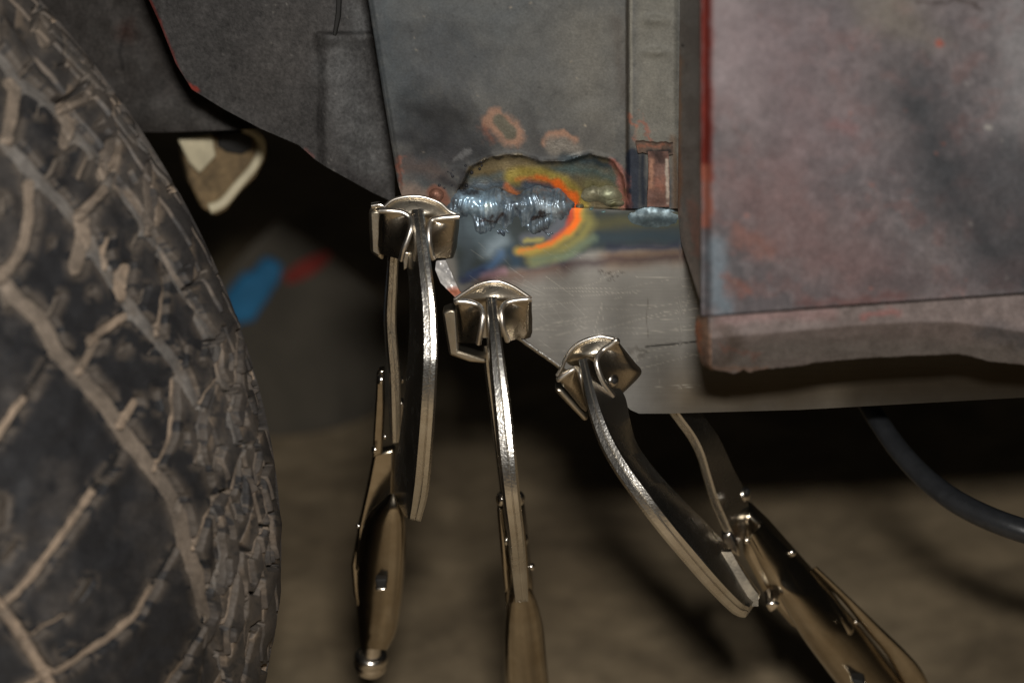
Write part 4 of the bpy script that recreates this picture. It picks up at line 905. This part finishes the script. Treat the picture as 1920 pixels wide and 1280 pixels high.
for s_, ax in ((-1, np.array([-1, -.35, .1])), (1, np.array([1, -.35, .1]))):
    cx = 957 + s_ * 18
    RV(cx, 935, -.010, 14, 9, c2, ax); RV(cx + 8, 1012, -.014, 13, 8, c2, ax)
    slab('link_plate', [(cx - 5, 918), (cx + 5, 918), (cx + 14, 985), (cx + 20, 1068), (cx + 10, 1078), (cx + 2, 1000)], PA, -.026, -.012, M_NI_BODY, c2, .0010)
    RV(cx + 22, 1062, -.018, 8, 6, c2, ax)
slab('channel_wall', [(944, 990), (988, 990), (999, 1080), (1002, 1150), (950, 1150), (948, 1080)], PA, -.034, -.026, M_NI_BODY, c2, .001)
half_body('handle', [(966, 1100), (952, 1130), (946, 1180), (945, 1230), (947, 1290), (955, 1350)], [(986, 1090), (1004, 1120), (1018, 1170), (1024, 1230), (1030, 1290), (1030, 1350)], [-.016, -.020, -.026, -.031, -.037, -.043], 1.15, c2, skew=.1)
knob(990, 1420, -.05, 28 * M2PX(.77), c2, (1, 30))

# --- lower clamp, leaning to the right
c3 = thing('locking_clamp', 'nickel locking clamp on the bottom edge of the plate, leaning towards the lower right', 'clamp', on(PA, 1120, 690, 0), GRP)
pad(c3, [(1044, 704), (1053, 690), (1063, 667), (1080, 647), (1102, 636), (1125, 631), (1146, 634), (1156, 637)], [(1176, 662), (1186, 690), (1165, 718), (1125, 738), (1088, 738), (1058, 722)],
    ([(1052, 708, .0034), (1067, 697, .0048), (1080, 691, .0070), (1087, 697, .0095), (1090, 708, .0105), (1095, 725, .0105), (1104, 760, .0090)], [(1046, 711, .0025), (1054, 722, .003), (1063, 732, .003), (1073, 744, .003), (1082, 755, .003), (1090, 765, .003), (1099, 772, .003)]),
    ([(1155, 638, .0034), (1146, 646, .0050), (1129, 658, .0080), (1119, 674, .0108), (1122, 694, .0120), (1132, 717, .0120), (1150, 742, .0105)], [(1158, 640, .0028), (1168, 653, .003), (1180, 668, .003), (1192, 683, .003), (1203, 697, .003), (1192, 714, .003), (1166, 740, .003)]),
    [(1039, 718), (1046, 711), (1056, 716), (1104, 770), (1096, 777)], (1106, 678))
arm_loft('jaw_arm', [(1093, 672, .0085), (1099, 700, .0125), (1108, 740, .0175), (1121, 785, .0225), (1140, 832, .0270), (1168, 880, .0315), (1204, 930, .0350), (1246, 985, .0362), (1292, 1040, .0340), (1340, 1095, .0285), (1382, 1137, .0215), (1402, 1146, .0185)],
    [(1118, 690, .0040), (1140, 715, .0045), (1162, 745, .0055), (1172, 790, .0055), (1184, 832, .0050), (1210, 872, .0040), (1246, 914, .0020), (1286, 955, -.0010), (1326, 996, -.0050), (1362, 1036, -.0090), (1396, 1085, -.0100), (1424, 1118, -.0060)],
    [18, 21, 25, 28, 31, 32, 33, 33, 33, 32, 30, 24], [16, 18, 20, 20, 20, 20, 20, 20, 20, 20, 20, 16], M_NI_ARM, c3)
dome('rivet', on(PA, 1149, 713, .0085), np.array([.55, -.8, .1]), 13 * M2PX(), 7 * M2PX(), M_NI, c3)
dome('rivet', on(PA, 1153, 714, .0098), np.array([.55, -.8, .1]), 6 * M2PX(), 2.5 * M2PX(), M_DARK, c3)  # dark dome standing in for the shaded hole in the rivet
arm_loft('jaw_arm', [(1250, 752, -.006), (1274, 785, -.008), (1298, 818, -.010), (1314, 850, -.011), (1326, 890, -.012), (1340, 935, -.013), (1354, 968, -.014), (1368, 1000, -.015), (1374, 1018, -.016)],
    [(1292, 752, -.018), (1316, 785, -.022), (1340, 818, -.026), (1356, 850, -.029), (1372, 885, -.031), (1388, 915, -.032), (1398, 950, -.032), (1400, 985, -.032), (1396, 1010, -.032)], [18, 18, 18, 18, 18, 18, 18, 17, 14], [12, 12, 12, 12, 12, 12, 12, 12, 12], M_NI_ARM, c3)
dome('rivet', on(PA, 1397, 926, -.022), np.array([.75, -.6, .3]), 15 * M2PX(), 9 * M2PX(), M_NI, c3)
dome('rivet', on(PA, 1402, 922, -.0205), np.array([.75, -.6, .3]), 7 * M2PX(), 3 * M2PX(), M_DARK, c3)  # hole of the big rivet, its shade put in as a dark dome
X, Y = rows_([(1352, 1034), (1370, 1072), (1388, 1106), (1402, 1136)], [(1366, 1024), (1387, 1062), (1408, 1096), (1422, 1114)], 3)
X = X + (Y - 1034) * 0; s_ = (Y - 1022) / 115
thick_sheet('jaw_end', on(PA, X, Y, .0050 + .0062 * s_), M_NI_BODY, c3, -NA * .0016)
slab('link_plate', [(1352, 990), (1368, 980), (1384, 1010), (1386, 1032), (1372, 1022), (1356, 1040), (1350, 1030)], PA, -.020, -.014, M_NI, c3, .001)
slab('channel_wall', [(1386, 946), (1402, 932), (1440, 968), (1500, 1036), (1560, 1104), (1600, 1160), (1560, 1200), (1480, 1150), (1432, 1096), (1392, 1020)], PA, -.036, -.026, M_NI_BODY, c3, .0018)
body = half_body('handle', [(1404, 1012), (1436, 1082), (1456, 1112), (1500, 1188), (1550, 1256), (1600, 1320), (1650, 1380)], [(1432, 978), (1500, 1048), (1560, 1112), (1620, 1180), (1670, 1240), (1720, 1300), (1770, 1360)], [-.022, -.026, -.029, -.033, -.038, -.043, -.048], 1.1, c3, skew=-1.3)
slab('handle_tab', [(1430, 1106), (1444, 1100), (1460, 1106), (1452, 1116), (1440, 1124)], PA, -.024, -.014, M_NI, body, .0008)
half_body('release_lever', [(1520, 1068), (1580, 1128), (1622, 1180), (1662, 1228), (1692, 1280), (1720, 1340)], [(1532, 1062), (1596, 1122), (1648, 1172), (1700, 1222), (1732, 1262), (1760, 1330)], [-.032, -.034, -.036, -.038, -.040, -.044], .5, c3)
slab('slot_shade', [(1590, 1246), (1616, 1250), (1608, 1270)], PA, -.0315, -.0215, M_DARK, body, .0006)  # dark wedge set in for the shade of the triangular hole
slab('slot_lip', [(1588, 1246), (1592, 1246), (1610, 1268), (1616, 1252), (1619, 1254), (1612, 1276), (1604, 1272)], PA, -.0315, -.0210, M_NI, body, .0004)
for (a, b, r) in ((1402, 1013, 8), (1430, 1015, 7), (1486, 1036, 8), (1606, 1166, 5)):
    dome('rivet', on(PA, a, b, -.0245), np.array([.3, -.9, .2]), r * M2PX(), r * .7 * M2PX(), M_NI, c3)
dirp = np.array([1710 - 1420, 1370 - 1050], float)

# ------------------------------------------------------------------ hose and the cloths on the floor
e = smooth_path([(1560, 640, .80), (1605, 720, .79), (1645, 785, .775), (1688, 846, .765), (1745, 905, .755), (1820, 955, .745), (1930, 998, .735), (2100, 1040, .73), (2300, 1060, .72)], 90)
hose = tube('hose', at(e[:, 0], e[:, 1], e[:, 2]), np.interp(np.linspace(0, 1, 90), [0, .3, .6, 1], [.0031, .0033, .0037, .0040]), M_HOSE, None, 20)
hose['label'] = 'black rubber hose curving down from behind the plate at the right'; hose['category'] = 'hose'
def cloth(name, poly, hgt, mat_, label, cat):
    p = np.array(poly, float); x0, y0 = p.min(0); x1, y1 = p.max(0)
    X, Y = np.meshgrid(np.linspace(x0, x1, 60), np.linspace(y0, y1, 60))
    d = dpoly(X, Y, poly + [poly[0]]); ins = inpoly(X, Y, poly)
    h = .004 + hgt * np.clip(d / 25, 0, 1) ** .6 * (.5 + fbm(X * .03, Y * .03, 3, 2)) * ins
    Pt = floor_pt(X, Y, sheet_z(X, Y)) + h[..., None] * np.array([0, 0, 1.0])
    F = [f for f in grid_faces(60, 60) if ins.ravel()[f].all()]
    used = np.unique(np.array(F)); mp = -np.ones(3600, int); mp[used] = np.arange(len(used))
    o = raw(name, Pt.reshape(-1, 3)[used], mp[np.array(F)], mat_, None, 0)
    so = o.modifiers.new('thickness', 'SOLIDIFY'); so.thickness = .004; so.offset = -1
    o['label'] = label; o['category'] = cat
    return o
SH = [(522, 414), (596, 462), (660, 512), (712, 560), (760, 640), (730, 740), (600, 800), (400, 800), (300, 720), (330, 620), (400, 540), (470, 462)]
def sheet_z(px, py): return .105 * np.clip(1 - (np.asarray(py, float) - 414) / 370, 0, 1) + .004
p = np.array(smooth_path(SH + [SH[0]], 90))[:-1]
topv = floor_pt(p[:, 0], p[:, 1], sheet_z(p[:, 0], p[:, 1])); k = len(p)
sheet = raw('floor_sheet', np.concatenate([topv, topv - np.array([0, 0, .003])]), [list(range(k)), [k + i for i in range(k)]] + [[i, (i + 1) % k, k + (i + 1) % k, k + i] for i in range(k)], plain('grey_sheet', (.088, .075, .055), .8, .35, 14), None, 30)
sheet['label'] = 'grey sheet lying propped on the garage floor behind the tyre'; sheet['category'] = 'sheet'
p = np.array(smooth_path([(532, 516), (560, 492), (600, 474), (620, 476), (606, 498), (572, 520), (540, 530), (532, 516)], 40))[:-1]
topv = floor_pt(p[:, 0], p[:, 1], sheet_z(p[:, 0], p[:, 1]) + .0008); k = len(p)
raw('red_mark', np.concatenate([topv, topv - np.array([0, 0, .0006])]), [list(range(k)), [k + i for i in range(k)]] + [[i, (i + 1) % k, k + (i + 1) % k, k + i] for i in range(k)], M_RED, sheet, 30)
def cloth_z(px, py): return sheet_z(px, py) + .002
cloth('rag', [(450, 556), (474, 552), (496, 518), (524, 524), (514, 556), (494, 586), (470, 622), (440, 620), (430, 580)], .012, M_RAG, 'crumpled light blue rag beside the tyre, on the grey sheet', 'rag')
